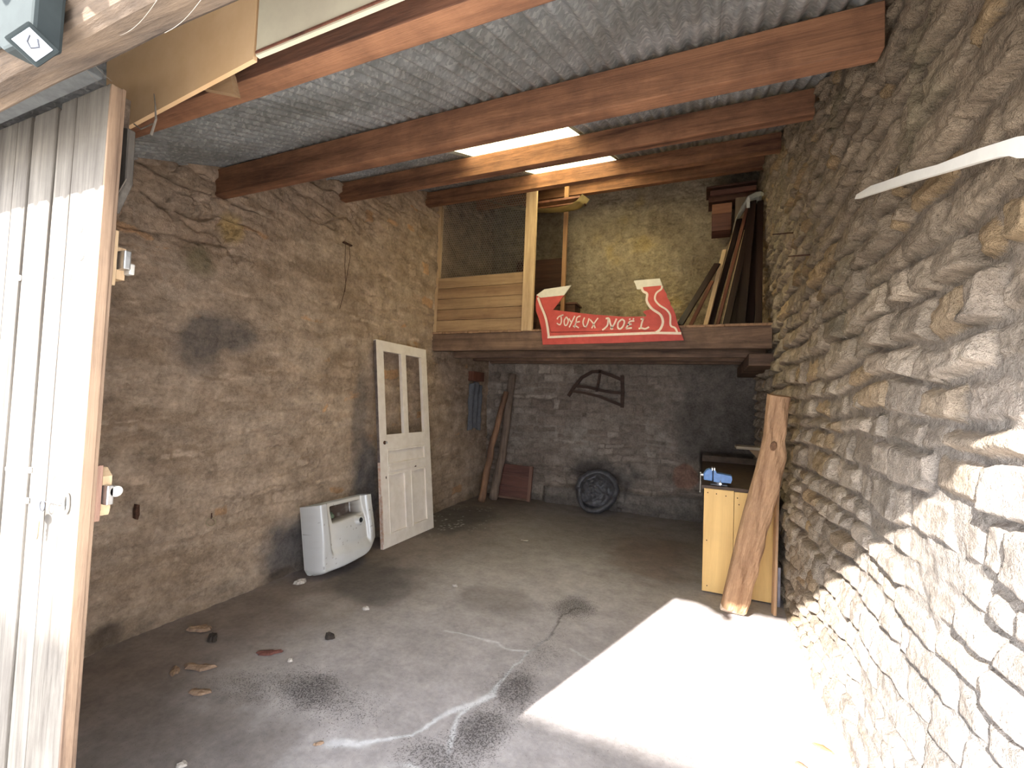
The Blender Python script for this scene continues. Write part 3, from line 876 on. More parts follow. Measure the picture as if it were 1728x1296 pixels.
# ---- cobwebs on the eave
bm = B()
def sagline(a, b_, s, r_, n=10):
    a, b_ = Vector(a), Vector(b_)
    tube(bm, [a.lerp(b_, i / n) + Vector((0, 0, -s * math.sin(PI * i / n))) for i in range(n + 1)], r_, 5)
sagline((-1.30, 0.375, 2.28), (-1.05, 0.40, 2.222), 0.010, 0.0005)
sagline((-1.10, 0.384, 2.30), (-1.38, 0.60, 2.36), 0.02, 0.0005)
sagline((-1.06, 0.375, 2.26), (-1.40, 0.60, 2.35), 0.03, 0.0004)
sagline((-0.72, 0.42, 2.21), (-0.84, 0.43, 2.19), 0.01, 0.0004)
sagline((-0.80, 0.40, 2.215), (-0.95, 0.42, 2.21), 0.012, 0.0004)
tag(mk('cobweb', bm, M['cobweb']), 'dusty cobweb threads along the weathered eave beam', 'cobweb', kind='stuff')
bm = B()
tube(bm, [(-1.575, .79, 2.50), (-1.555, .785, 2.46), (-1.545, .785, 2.41), (-1.565, .785, 2.365)], [0.0012, 0.0018, 0.003, 0.004], 6)
tube(bm, [(-1.66, .785, 2.42), (-1.62, .785, 2.395), (-1.56, .785, 2.40)], 0.002, 5)
tag(mk('cobweb', bm, M['cobweb']), 'dusty cobweb string dangling in front of the yellow-brown plywood panel', 'cobweb', kind='stuff')

# ---- floodlight
fl_ = empty('floodlight', (-0.93, 0.36, 2.14))
tag(fl_, 'small dark outdoor spotlight with a frosted white lens on the eave fascia', 'light')
bm = B(); prism(bm, [(-0.09, 0.02), (-0.09, 0.26), (-0.42, 0.26), (-0.42, 0.12), (-0.27, 0.08), (-0.19, 0.027)], 0.04, 'xz', -0.025)
bevel_mod(mk('housing', bm, M['lampbody'], fl_), 0.006)
ez = Vector((0.845, -0.28, -0.456))
ex_ = Vector((0.534, 0.391, 0.75)).normalized()
ex_ = (ex_ - ez * ex_.dot(ez)).normalized()
ey_ = ez.cross(ex_)
Ml = Matrix(((ex_.x, ey_.x, ez.x, -0.073), (ex_.y, ey_.y, ez.y, -0.028), (ex_.z, ey_.z, ez.z, 0.001), (0, 0, 0, 1)))
bm = B(); box(bm, (-0.023, -0.023, -0.06), (0.023, 0.023, 0.0), 0.004, M=Ml)
mk('lamp_head', bm, M['lampbody'], fl_)
bm = B(); box(bm, (-0.0165, -0.0165, -0.002), (0.0165, 0.0165, 0.002), 0.0008, M=Ml)
mk('lens', bm, M['lampglass'], fl_)
bm = B(); tube(bm, [Ml @ Vector(p) for p in [(0.012, 0.002, 0.0025), (0.004, -0.006, 0.0025), (-0.006, -0.002, 0.0025), (-0.002, 0.006, 0.0025), (0.008, 0.010, 0.0025)]], 0.0012, 6)
mk('lens_mark', bm, M['darksteel'], fl_)

# ================================================================ PLANK DOOR (leaf shut on the left of the opening)
d1 = empty('door_1', (-1.385, 0.60, 0.0))
struct(d1, 'weathered vertical plank door leaf on the left side of the opening')
xsd = [-0.155, -0.235, -0.255, -0.38, -0.395, -0.478, -0.60, -0.615, -0.72, -0.84, -0.86, -0.97, -1.09, -1.2, -1.32, -1.44, -1.56, -1.68, -1.80, -1.95]
prev = 0.0
rnd = random.Random(4)
for i, xx in enumerate(xsd):
    if abs(prev - xx) < 0.03:       # narrow bead between planks
        bm = B(); box(bm, (xx + 0.003, 0.004, 0.02), (prev - 0.003, 0.022, 2.345), 0.003)
        mk('bead', bm, M['greyboard'], d1)
    else:
        bm = B(); box(bm, (xx + 0.0015, 0.0, 0.02), (prev - 0.0015, 0.024, 2.36 - rnd.uniform(0, 0.012)), 0.0035)
        mk('plank', bm, M['greyboard'] if i else M['greyboard'], d1)
    prev = xx
bm = B(); box(bm, (-0.02, 0.0245, 0.02), (0.0, 0.034, 2.36), 0.002)
box(bm, (-0.004, 0.001, 0.02), (0.004, 0.0245, 2.355), 0.0015)
mk('edge_strip', bm, M['stile'], d1)
bm = B(); box(bm, (-1.95, 0.025, 2.0), (-0.03, 0.03, 2.1)); box(bm, (-1.95, 0.025, 0.5), (-0.03, 0.03, 0.6))
mk('rear_brace', bm, M['stile'], d1)
for (z0, z1, wm, second) in [(1.862, 2.008, M['pale_z'], False), (1.245, 1.392, M['redwood_z'], True)]:
    bm = B(); box(bm, (-0.62, 0.036, z0), (-0.045, 0.062, z1), 0.003)
    if second:
        bm.free(); bm = B()
        box(bm, (-0.62, 0.034, z0), (-0.038, 0.049, z1 - 0.003), 0.003)
        box(bm, (-0.62, 0.050, z0 + 0.003), (-0.040, 0.064, z1), 0.003)
    lg = mk('ledge', bm, M['pale_z'] if not second else wood('striped_ledge', (0.42, 0.25, 0.17), (0.20, 0.10, 0.075), 'z', 1.5), d1)
    lg['label'] = 'horizontal door ledge seen end-on'
    bm = B(); box(bm, (-0.5, 0.066, z0 + 0.02), (-0.055, 0.086, z1 - 0.04), 0.002)
    if second:
        prism(bm, [(-0.09, z0 + 0.015), (-0.05, z0 + 0.015), (-0.045, z0 + 0.03), (-0.045, z1 - 0.03), (-0.07, z1 - 0.01), (-0.09, z1 - 0.01)], 0.02, 'xz', 0.066)
    mk('spacer', bm, M['pale_z'], lg)
    bm = B(); box(bm, (-0.09, 0.066, z0 + 0.045), (-0.022, 0.082, z0 + 0.095), 0.003)
    mk('bolt_plate', bm, M['steel'], lg)
    bm = B()
    if second:
        cyl(bm, (-0.06, 0.087, z0 + 0.078), (-0.022, 0.087, z0 + 0.078), 0.014, n=20)
    else:
        box(bm, (-0.06, 0.083, z0 + 0.035), (-0.03, 0.096, z0 + 0.065), 0.004)
    mk('nut', bm, M['paintedmetal'], lg)
for (x, z, r_) in [(-1.59, 1.884, .0085), (-1.506, 1.873, .0085), (-1.469, 1.994, .008), (-1.46, 1.927, .015), (-1.626, 1.368, .0085), (-1.51, 1.365, .0085), (-1.628, 1.288, .0085), (-1.75, 1.36, .0085), (-1.77, 1.89, .0085)]:
    bm = B(); ball(bm, (0, 0, 0), r_, (1, 0.5, 1), 14)
    mk('bolt_head', bm, M['paintedmetal'], d1, loc=(x + 1.385, -0.001, z), smooth=True)
bm = B()
tube(bm, [(0.011 * math.cos(a), -0.0, 0.024 * math.sin(a)) for a in [k * 2 * PI / 20 for k in range(20)]], 0.003, 6, closed=True)
mk('keyhole_ring', bm, M['paintedmetal'], d1, loc=(-0.046, -0.004, 1.306), smooth=True)
bm = B(); ball(bm, (0, 0, 0), 0.012, (0.6, 0.2, 1.2), 10)
mk('keyhole', bm, M['black'], d1, loc=(-0.046, -0.001, 1.306))
bm = B(); box(bm, (-2.25, -0.01, 0.0), (-1.93, 0.07, 2.6), 0.004)
mk('leak_stop_post', bm, M['stile'], d1)  # unseen post added to keep sun from leaking past the leaf
# key on a wire
ky = empty('hanging_key', (-1.512, 0.588, 1.30))
tag(ky, 'old flat key hanging on a wire loop from the keyhole of the plank door', 'key')
bm = B()
tube(bm, [(0.081, 0, 0.008), (0.03, -0.004, 0.004), (-0.02, -0.004, 0.006)], 0.0012, 6)
tube(bm, [(0.012 * math.cos(a), -0.004, -0.008 + 0.013 * math.sin(a)) for a in [k * 2 * PI / 16 for k in range(16)]], 0.0014, 6, closed=True)
mk('wire_loop', bm, M['darksteel'], ky)
bm = B(); ball(bm, (-0.012, -0.004, -0.036), 0.018, (1.05, 0.12, 0.72), 18)
prism(bm, [(-0.017, -0.045), (-0.006, -0.045), (-0.008, -0.085), (-0.012, -0.092), (-0.017, -0.088), (-0.013, -0.080), (-0.019, -0.076), (-0.014, -0.070), (-0.020, -0.066), (-0.015, -0.06)], 0.003, 'xz', -0.006)
mk('key_blade', bm, plain('tarnished_brass', (0.36, 0.29, 0.20), 0.5, 0.7, scale=60), ky, smooth=False)

# ================================================================ LOFT
bm = B(); box(bm, (-3.52, 5.15, 2.24), (0.62, 5.25, 2.468), 0.006)
lbm = mk('loft_beam', bm, M['loftbeam'])
tag(lbm, 'heavy grey-brown front beam carrying the loft', 'beam')
for i, (y, z, t_) in enumerate([(5.62, 2.195, 'first'), (6.12, 2.20, 'second'), (6.62, 2.21, 'third')]):
    bm = B(); box(bm, (-3.35 + 0.05 * i, y, z), (0.62, y + 0.09, 2.45), 0.005)
    tag(mk('loft_joist', bm, M['loftbeam']), t_ + ' dark joist under the loft, counted back from its front beam', 'joist', 'dark joists under the loft')
bm = B(); box(bm, (0.42, 5.26, 2.06), (0.66, 6.98, 2.19), 0.01)
for v in bm.verts: v.co.z += 0.01 * math.sin(v.co.y * 5)
tag(mk('stone_corbel', bm, M['loftbeam']), 'dusty ledger timber under the loft joists along the right wall', 'timber')
rnd = random.Random(3)
x = -3.42
deck = empty('loft_deck', (-1.4, 5.15, 2.47))
tag(deck, 'loft floor of bare boards laid front to back on the beam', 'floorboards')
while x < 0.60:
    w_ = rnd.uniform(0.15, 0.24)
    x1 = min(x + w_, 0.63)
    bm = B(); box(bm, (x + 0.0015, 5.135 + rnd.uniform(-0.01, 0.012), 2.4685), (x1 - 0.0015, 6.99, 2.494), 0.002)
    o = mk('deck_board', bm, M['deck'], deck); o.location = (1.4, -5.15, -2.47)
    x = x1

# ---- pen front: posts, boards, chicken wire
pen = empty('loft_partition', (-2.7, 5.18, 2.495))
tag(pen, 'wooden pen front on the loft with boards below and chicken wire above', 'partition')
def pchild(name, a, b_, mat, bev=0.003):
    bm = B(); box(bm, a, b_, bev)
    o = mk(name, bm, mat, pen); o.location = (2.7, -5.18, -2.495)
    return o
pchild('post', (-3.46, 5.16, 2.495), (-3.365, 5.22, 4.24), M['pale_z'])
pchild('post', (-2.095, 5.10, 2.475), (-1.955, 5.15, 4.28), M['pale_z'])
zb = 2.50
tops = [2.655, 2.80, 2.945, 3.09, 3.235]
for i, zt in enumerate(tops):
    bm = B()
    prism(bm, [(-3.365, zb + (0 if i == 0 else 0.0)), (-2.06, zb), (-2.06, zt - 0.006), (-3.365, zt - 0.006)], 0.022, 'xz', 5.16)
    o = mk('board', bm, [M['pale_x'], M['pale_x2']][i % 2], pen); o.location = (2.7, -5.18, -2.495)
    zb = zt
bm = B()
s_ = 0.020
hx, hz = s_ * math.sqrt(3), s_ * 1.5
seen = set()
row = 0
z = 3.20
rnd = random.Random(9)
while z < 4.27:
    x = -3.36 + (hx / 2 if row % 2 else 0)
    while x < -2.07:
        P6 = [(x + s_ * math.sin(k * PI / 3), z + s_ * math.cos(k * PI / 3)) for k in range(6)]
        for k in range(6):
            a, b_ = P6[k], P6[(k + 1) % 6]
            key = tuple(sorted([(round(a[0] * 500), round(a[1] * 500)), (round(b_[0] * 500), round(b_[1] * 500))]))
            if key in seen: continue
            seen.add(key)
            A_ = Vector((a[0], 5.19 + 0.012 * math.sin(a[0] * 6) * math.sin(a[1] * 5), a[1]))
            B_ = Vector((b_[0], 5.19 + 0.012 * math.sin(b_[0] * 6) * math.sin(b_[1] * 5), b_[1]))
            t_ = (B_ - A_).normalized(); n_ = Vector((0, 1, 0)).cross(t_) * 0.0009; q_ = Vector((0, 0.0012, 0))
            va = [bm.verts.new(A_ + n_), bm.verts.new(A_ - n_ + q_), bm.verts.new(A_ - n_ - q_)]
            vb_ = [bm.verts.new(B_ + n_), bm.verts.new(B_ - n_ + q_), bm.verts.new(B_ - n_ - q_)]
            for j in range(3):
                bm.faces.new((va[j], va[(j + 1) % 3], vb_[(j + 1) % 3], vb_[j]))
        x += hx
    z += hz
    row += 1
o = mk('chicken_wire', bm, M['wire'], pen); o.location = (2.7, -5.18, -2.495)
pc = wood('thin_post_wood', (0.40, 0.22, 0.11), (0.20, 0.10, 0.05), 'z')
bm = B(); box(bm, (-1.875, 5.98, 2.495), (-1.82, 6.03, 4.69), 0.003)
tag(mk('loft_post', bm, pc), 'thin brown upright batten standing on the loft behind the sleigh board', 'post')
# dark board and box deep in the pen
bm = B(); box(bm, (-2.95, 6.88, 2.50), (-2.12, 6.92, 3.95), 0.004)
tag(mk('dark_board', bm, M['darkwood_x']), 'dark board standing against the back wall behind the chicken wire', 'board')
bm = B(); box(bm, (-2.35, 6.3, 2.495), (-1.75, 6.6, 3.05), 0.01)
db = mk('storage_box', bm, M['darkwood_x'])
tag(db, 'dark brown wooden box on the loft floor behind the pale post', 'box')
bm = B(); box(bm, (-2.37, 6.28, 3.05), (-1.73, 6.62, 3.075), 0.003)
mk('lid', bm, M['redboard'], db)
# sagging cream sheet and red-brown boards laid under the rear purlins
bm = B()
N = 26
va = []
for j, y in enumerate((5.55, 5.95)):
    rowv = []
    for i in range(N + 1):
        t_ = i / N
        x = -3.25 + 1.75 * t_
        z = 4.60 - 0.42 * math.sin(PI * min(1, t_ * 1.0) * 0.62) + (0.10 * ((t_ - 0.9) / 0.1) ** 2 if t_ > 0.9 else 0) + (0.10 if j else 0)
        rowv.append(bm.verts.new((x, y, z)))
    va.append(rowv)
for i in range(N):
    bm.faces.new((va[0][i], va[0][i + 1], va[1][i + 1], va[1][i]))
bmesh.ops.solidify(bm, geom=bm.faces[:], thickness=0.012)
ss = mk('sagging_sheet', bm, plain('cream_sheet', (0.50, 0.40, 0.24), 0.8, var=0.1, scale=8), smooth=True)
tag(ss, 'cream sheet sagging under the rear purlins above the pen', 'sheet')
for i, (y, z) in enumerate([(5.62, 4.30), (5.85, 4.335)]):
    bm = B(); box(bm, (-2.35, y, z), (-1.55, y + 0.12, z + 0.03), 0.004)
    tag(mk('roof_batten', bm, M['redwood_z']), ['front one of two dark red boards lying in the sagging cream sheet', 'rear one of two dark red boards lying in the sagging cream sheet'][i], 'board', 'boards in the sagging sheet')

# ---- sleigh board JOYEUX NOEL
Hc = (0.00109112, 2.58546e-05, -2.03887, 0.000193704, -0.00116644, 3.19634, 9.1307e-05, 1.1888e-05)
def sg(a, b_):
    d_ = Hc[6] * a + Hc[7] * b_ + 1
    return ((Hc[0] * a + Hc[1] * b_ + Hc[2]) / d_ + 1.05, (Hc[3] * a + Hc[4] * b_ + Hc[5]) / d_ - 2.30)
sign = empty('sleigh_sign', (-1.05, 5.09, 2.30))
tag(sign, 'red sleigh-shaped painted board reading JOYEUX NOEL on the loft edge', 'sign')
outl = [(97, 240), (140, 262), (385, 236), (270, 390), (400, 405), (700, 440), (1000, 462), (1235, 460), (1240, 440), (1228, 436), (1205, 412), (1228, 398), (1300, 380), (1262, 345), (1245, 290), (1250, 220), (1195, 195), (1185, 150), (1404, 132), (1418, 170), (1455, 235), (1450, 250), (1490, 315), (1490, 335), (1520, 380), (1545, 445), (1560, 515), (1600, 620), (1630, 706), (900, 735), (162, 752), (150, 600), (125, 490), (92, 400), (90, 320)]
bm = B(); prism(bm, [sg(*p) for p in outl], 0.014, 'xz', 0.0)
mk('board', bm, M['red'], sign)
bm = B(); prism(bm, [sg(*p) for p in [(97, 237), (180, 176), (457, 135), (383, 238), (140, 264)]], 0.014, 'xz', -0.002)
mk('cap', bm, M['signcap'], sign)
bm = B(); prism(bm, [sg(*p) for p in [(1110, 86), (1380, 64), (1406, 136), (1180, 156), (1180, 178), (1142, 176), (1136, 152)]], 0.014, 'xz', -0.002)
mk('cap', bm, M['signcap'], sign)
def smoothpts(pts, n=5):
    out = []
    P = [Vector(p) for p in pts]
    for i in range(len(P) - 1):
        p0, p1, p2, p3 = P[max(i - 1, 0)], P[i], P[i + 1], P[min(i + 2, len(P) - 1)]
        for k in range(n):
            t_ = k / n
            out.append(0.5 * ((2 * p1) + (-p0 + p2) * t_ + (2 * p0 - 5 * p1 + 4 * p2 - p3) * t_ * t_ + (-p0 + 3 * p1 - 3 * p2 + p3) * t_ ** 3))
    out.append(P[-1])
    return [(q.x, q.y) for q in out]
def stroke(bm, pts, w_, y=-0.0025, d=0.003, smooth=True):
    q = smoothpts(pts) if smooth and len(pts) > 2 else pts
    ribbon(bm, [sg(*p) for p in q], w_ * 0.00112, d, y)
bm = B()
stroke(bm, [(113, 262), (140, 340), (185, 450), (208, 545), (228, 685)], 24)
stroke(bm, [(212, 675), (700, 655), (1340, 630), (1603, 634)], 24, smooth=False, y=-0.003)
stroke(bm, [(1190, 150), (1205, 195), (1248, 225), (1245, 300), (1300, 380), (1385, 440), (1412, 515), (1385, 590), (1335, 628)], 22)
stroke(bm, [(1402, 140), (1395, 175), (1345, 215), (1330, 280), (1375, 340), (1450, 390), (1488, 450), (1492, 550), (1540, 580), (1562, 628)], 17)
mk('painted_trim', bm, M['signwhite'], sign)
bm = B()
stroke(bm, [(250, 622), (800, 612), (1320, 604)], 6, smooth=False)
stroke(bm, [(140, 285), (175, 385), (215, 480), (245, 620)], 5)
mk('dark_line', bm, M['signedge'], sign)
letters = {
 'J': [[(312, 488), (330, 462), (378, 442)], [(352, 452), (357, 510), (340, 545), (310, 528)]],
 'O': [[(405, 468), (386, 505), (392, 548), (412, 548), (428, 505), (412, 468), (403, 470)]],
 'Y': [[(435, 480), (455, 515)], [(497, 452), (468, 510), (438, 572)]],
 'E': [[(555, 455), (520, 470), (508, 520), (492, 575)], [(500, 522), (548, 512)], [(478, 562), (505, 558), (538, 578)]],
 'U': [[(597, 470), (582, 515), (592, 558), (618, 568)], [(645, 478), (630, 530), (612, 570)]],
 'X': [[(655, 490), (690, 535), (708, 580)], [(738, 475), (705, 520), (672, 582)]],
 'N': [[(782, 600), (812, 578), (838, 545), (845, 482)], [(818, 482), (850, 480), (868, 540), (890, 595)], [(868, 592), (905, 540), (930, 482)]],
 'O2': [[(985, 488), (948, 525), (945, 575), (968, 588), (998, 560), (1012, 510), (985, 486)]],
 'E2': [[(1115, 505), (1068, 512), (1048, 550), (1030, 585)], [(1045, 545), (1088, 538)], [(1030, 585), (1090, 578)]],
 'L': [[(1180, 488), (1212, 480)], [(1210, 480), (1192, 530), (1182, 580)], [(1160, 586), (1190, 580), (1228, 588), (1268, 568)]],
 'D': [[(1062, 484), (1074, 490)]],
 'D2': [[(1100, 482), (1112, 488)]],
}
for k_, ss_ in letters.items():
    bm = B()
    for st in ss_:
        stroke(bm, st, 13 if k_ in 'JOYEUX' else 16, y=-0.003)
    mk('letter', bm, M['signwhite'], sign)

# ---- dark planks leaning on the loft
def leaner(name, b0, t0, wd, th, mat, label, cat, group=None, yawdir=(1, 0, 0)):
    b0, t0 = Vector(b0), Vector(t0)
    ax = (t0 - b0)
    L = ax.length
    ax.normalize()
    wv = Vector(yawdir)
    wv = (wv - ax * wv.dot(ax)).normalized()
    nv = wv.cross(ax)
    bm = B(); box(bm, (-wd / 2, -th / 2, 0), (wd / 2, th / 2, L), 0.002)
    o = mk(name, bm, mat)
    o.matrix_world = Matrix(((wv.x, nv.x, ax.x, b0.x), (wv.y, nv.y, ax.y, b0.y), (wv.z, nv.z, ax.z, b0.z), (0, 0, 0, 1)))
    if label:
        tag(o, label, cat, group)
    return o
GP = 'planks leaning in the right corner of the loft'
rs_ = random.Random(12)
specs = [
 ('a', (-0.26, 5.17, 2.50), (0.11, 5.62, 3.28), 0.07, 0.02, 'darkwood_z', 'short dark plank at the far left of the loft plank stack, most tilted'),
 ('b', (-0.15, 5.22, 2.50), (0.06, 5.62, 3.08), 0.04, 0.018, 'redwood_z', 'shortest red-brown lath, second from the left of the loft plank stack'),
 ('c', (0.0, 5.27, 2.50), (0.19, 5.8, 3.49), 0.045, 0.03, 'pale_z', 'pale plank in front of the dark planks on the loft'),
 ('d', (0.045, 5.32, 2.50), (0.36, 6.12, 3.97), 0.06, 0.02, 'darkwood_z', 'dark plank with a pale edge just behind the pale loft plank'),
 ('e', (0.115, 5.33, 2.50), (0.45, 6.16, 4.14), 0.035, 0.022, 'redwood_z', 'tall red-brown plank in the middle of the loft plank stack'),
 ('f', (0.20, 5.26, 2.50), (0.46, 5.98, 3.86), 0.07, 0.02, 'darkwood_z', 'dark plank with a thin light edge line right of the tall red-brown one'),
 ('g', (0.275, 5.44, 2.50), (0.475, 6.25, 4.12), 0.085, 0.022, 'darkwood_z', None),
 ('h', (0.345, 5.30, 2.50), (0.495, 6.08, 4.16), 0.085, 0.022, 'darkwood_z', None),
 ('i', (0.44, 5.44, 2.50), (0.565, 6.25, 4.18), 0.085, 0.022, 'darkwood_z', None),
 ('j', (0.51, 5.30, 2.50), (0.58, 6.08, 4.15), 0.065, 0.022, 'darkwood_z', None)]
extra = {'g': 'wide dark plank in the loft stack, fourth from the right wall', 'h': 'wide dark plank in the loft stack with reddish nicks, third from the right wall', 'i': 'wide dark plank in the loft stack, second from the right wall', 'j': 'narrow dark plank in the loft stack touching the right wall'}
for k_, b0, t0, wd, th, mt, lbl in specs:
    o = leaner('leaning_plank', b0, t0, wd, th, M[mt], lbl or extra[k_], 'plank', GP, (1, -0.25, 0))
    if k_ in 'df':
        L = (Vector(t0) - Vector(b0)).length
        bm = B(); box(bm, (-wd / 2 - 0.004, -th / 2 - 0.001, 0.02), (-wd / 2, th / 2, L * (0.98 if k_ == 'd' else 0.92)))
        ed = mk('pale_edge', bm, M['pale_z'], o)
    if k_ == 'h':
        nickm = plain('raw_wood_nick', (0.45, 0.2, 0.14), 0.8)
        for zz in (0.55, 0.62, 0.80):
            bm = B(); box(bm, (-0.045, -th / 2 - 0.003, zz), (-0.02, -th / 2, zz + 0.035), 0.001)
            mk('nick', bm, nickm, o)
# white sheet draped over their tops
bm = B()
pth = [(0.285, 6.0, 3.83), (0.31, 6.02, 3.93), (0.37, 6.03, 4.08), (0.44, 6.03, 4.20), (0.52, 6.03, 4.24), (0.575, 6.02, 4.24), (0.60, 5.98, 4.20)]
pr = None
for i, p in enumerate(pth):
    wdt = [0.02, 0.03, 0.045, 0.06, 0.065, 0.06, 0.04][i]
    cur = [bm.verts.new((p[0], p[1] - 0.02, p[2] - wdt)), bm.verts.new((p[0], p[1] - 0.03, p[2] - 0.01)), bm.verts.new((p[0], p[1], p[2] + 0.012)), bm.verts.new((p[0], p[1] + 0.16, p[2] + 0.02)), bm.verts.new((p[0], p[1] + 0.20, p[2] - 0.05))]
    if pr:
        for j in range(4):
            bm.faces.new((pr[j], pr[j + 1], cur[j + 1], cur[j]))
    pr = cur
bmesh.ops.solidify(bm, geom=bm.faces[:], thickness=0.006)
box(bm, (0.425, 5.99, 4.05), (0.46, 6.0, 4.18), 0.002)
ws_ = mk('white_sheet', bm, M['foam'])
tag(ws_, 'strip of white sheeting draped over the tops of the dark loft planks', 'sheet')
# boxes and boards behind
cr_ = empty('wooden_crate', (0.17, 6.6, 4.03))
tag(cr_, 'small brown wooden box high in the rear right corner of the loft', 'box')
bm = B(); box(bm, (-0.12, 0, 0), (0.12, 0.3, 0.235), 0.004)
mk('body', bm, M['redboard'], cr_)
bm = B(); box(bm, (-0.123, -0.006, 0.235), (0.123, 0.3, 0.37), 0.004)
mk('lid', bm, wood('box_lid', (0.30, 0.14, 0.08), (0.14, 0.06, 0.035), 'x'), cr_)
for i, (x0, x1, z0, z1, lbl) in enumerate([(0.0, 0.58, 4.43, 4.50, 'lower dark board lying across the brown box in the loft corner'), (0.02, 0.58, 4.51, 4.575, 'middle dark board stacked over the brown box in the loft corner'), (-0.03, 0.58, 4.60, 4.625, 'topmost thin grey board stacked in the rear right corner of the loft')]):
    bm = B(); box(bm, (x0, 6.58 - 0.03 * i, z0), (x1, 6.9, z1), 0.004)
    tag(mk('stacked_board', bm, M['darkwood_x'] if i != 1 else M['redboard']), lbl, 'board', 'boards over the box in the loft corner')
leaner('leaning_plank', (0.40, 6.50, 2.50), (0.42, 6.53, 4.42), 0.18, 0.025, wood('grey_wide_plank', (0.23, 0.17, 0.12), (0.13, 0.09, 0.06), 'z'), 'wide grey-brown board standing behind the dark loft planks beside the brown box', 'plank', GP)

# ================================================================ LEANING HOUSE DOOR
th_ = math.atan2(0.24, 2.21)
wdoor = empty('panelled_door', (-3.035, 3.86, 0.0), (0, -th_, 0))
tag(wdoor, 'old cream painted panelled door with two empty glass openings leaning on the left wall', 'door')
# local: y = width 0..0.95, z = height 0..2.225, x = out of the face (+x towards the room)
W_, H_ = 0.95, 2.225
bm = B()
T0, T1 = -0.038, 0.0
def dbx(y0, y1, z0, z1, x0=T0, x1=T1, bev=0.002):
    box(bm, (x0, y0, z0), (x1, y1, z1), bev)
dbx(0, 0.115, 0, H_); dbx(W_ - 0.115, W_, 0, H_)                  # stiles
dbx(0.115, W_ - 0.115, 0, 0.115)                                  # bottom rail
dbx(0.115, W_ - 0.115, H_ - 0.115, H_)                            # top rail
dbx(0.115, W_ - 0.115, 1.03, 1.19)                                # lock rail
dbx(0.115, W_ - 0.115, 0.765, 0.855)                              # middle rail
dbx(0.425, 0.525, 0.115, 0.765)                                   # lower mullion
dbx(0.43, 0.52, 1.19, H_ - 0.115)                                 # glazing bar
mk('frame', bm, M['whitepaint'], wdoor)
for (y0, y1, z0, z1) in [(0.115, 0.425, 0.115, 0.765), (0.525, W_ - 0.115, 0.115, 0.765), (0.115, W_ - 0.115, 0.855, 1.03)]:
    bm = B()
    box(bm, (-0.028, y0 - 0.004, z0 - 0.004), (-0.014, y1 + 0.004, z1 + 0.004))
    pn = mk('panel', bm, M['whitepaint'], wdoor)
    bm = B()
    m_ = 0.022
    for (a0, a1, c0, c1) in [(y0, y1, z0, z0 + m_), (y0, y1, z1 - m_, z1), (y0, y0 + m_, z0 + m_, z1 - m_), (y1 - m_, y1, z0 + m_, z1 - m_)]:
        box(bm, (-0.016, a0, c0), (0.005, a1, c1), 0.004)
    mk('moulding', bm, M['whitepaint'], pn)
bm = B()
box(bm, (-0.0, 0.13, 0.79), (0.007, W_ - 0.13, 0.84), 0.003)
mk('rail_strip', bm, M['whitepaint'], wdoor)
bm = B(); box(bm, (T0 + 0.001, -0.002, 0.0), (T1 - 0.004, 0.0005, 0.9)); box(bm, (-0.012, -0.002, 0.05), (0.0008, 0.012, 0.55), 0.002)
mk('chipped_edge', bm, plain('bare_edge_wood', (0.46, 0.26, 0.17), 0.8, var=0.2, scale=22, c2=(0.6, 0.5, 0.42)), wdoor)
bm = B(); box(bm, (T0 + 0.001, -0.002, 0.9), (T1 - 0.004, 0.0005, H_ - 0.01))
mk('dark_edge', bm, plain('dirty_edge', (0.16, 0.12, 0.10), 0.8, var=0.3, scale=18), wdoor)
lk = B(); cyl(lk, (0, 0, 0), (0.006, 0, 0), 0.020, n=20); cyl(lk, (0.006, 0, 0), (0.028, 0, 0), 0.009, n=12)
o = mk('lock_plate', lk, M['rustiron'], wdoor, loc=(0.0, 0.075, 1.105))
bm = B(); ball(bm, (0.03, 0, 0), 0.014, (0.8, 1, 1), 12)
mk('knob', bm, M['steel'], o, smooth=True)
bm = B(); box(bm, (0.0, 0.075, 0.72), (0.004, 0.085, 0.745))
mk('nail_mark', bm, M['rustiron'], wdoor)
bm = B(); box(bm, (0.0, 0.60, 0.785), (0.009, 0.625, 0.80))
mk('nail_mark', bm, M['rustiron'], wdoor)

# ================================================================ WASHBASIN leaning, underside to the room
sk = empty('washbasin', (-3.13, 2.95, 0.0), (0, math.radians(-11), math.radians(-3)))
tag(sk, 'grimy white ceramic washbasin leaning upside against the left wall', 'washbasin')
SW, SH = 0.70, 0.60
nu, nv_ = 90, 74
Ug, Vg = np.meshgrid(np.linspace(0, 1, nu), np.linspace(0, 1, nv_), indexing='ij')
# outline: square at the top, rounded at the bottom (bigger radius on the far side)
half = SW / 2
cu = (Ug - 0.5) * SW
rr = np.where(cu < 0, 0.07, 0.26)
ex = np.maximum(np.abs(cu) - (half - rr), 0) / rr
vmin = rr * (1 - np.sqrt(np.clip(1 - ex ** 2, 0, 1)))
vmin = vmin * 0.98 + 0.05 * sstep(-half, half, cu)
Vz = vmin + (SH - vmin) * Vg
base = 0.19
edge = np.minimum(np.minimum(cu + half, half - cu), (Vz - vmin) * 1.2 + 0.002)
rise = np.sqrt(np.clip(1 - (1 - np.clip(edge / 0.05, 0, 1)) ** 2, 0, 1))
Xz = base * rise
bowl = np.exp(-((cu - 0.03) / 0.23) ** 4 - ((Vz - 0.20) / 0.26) ** 4)
inner = sstep(half - 0.115, half - 0.15, np.abs(cu)) * sstep(0.12, 0.22, Vz)
Xz = Xz - 0.045 * inner + 0.06 * bowl
# side skirt ridge
Xz = Xz + 0.012 * (sstep(half - 0.12, half - 0.10, np.abs(cu)) * sstep(half - 0.03, half - 0.06, np.abs(cu))) * sstep(0.1, 0.3, Vz)
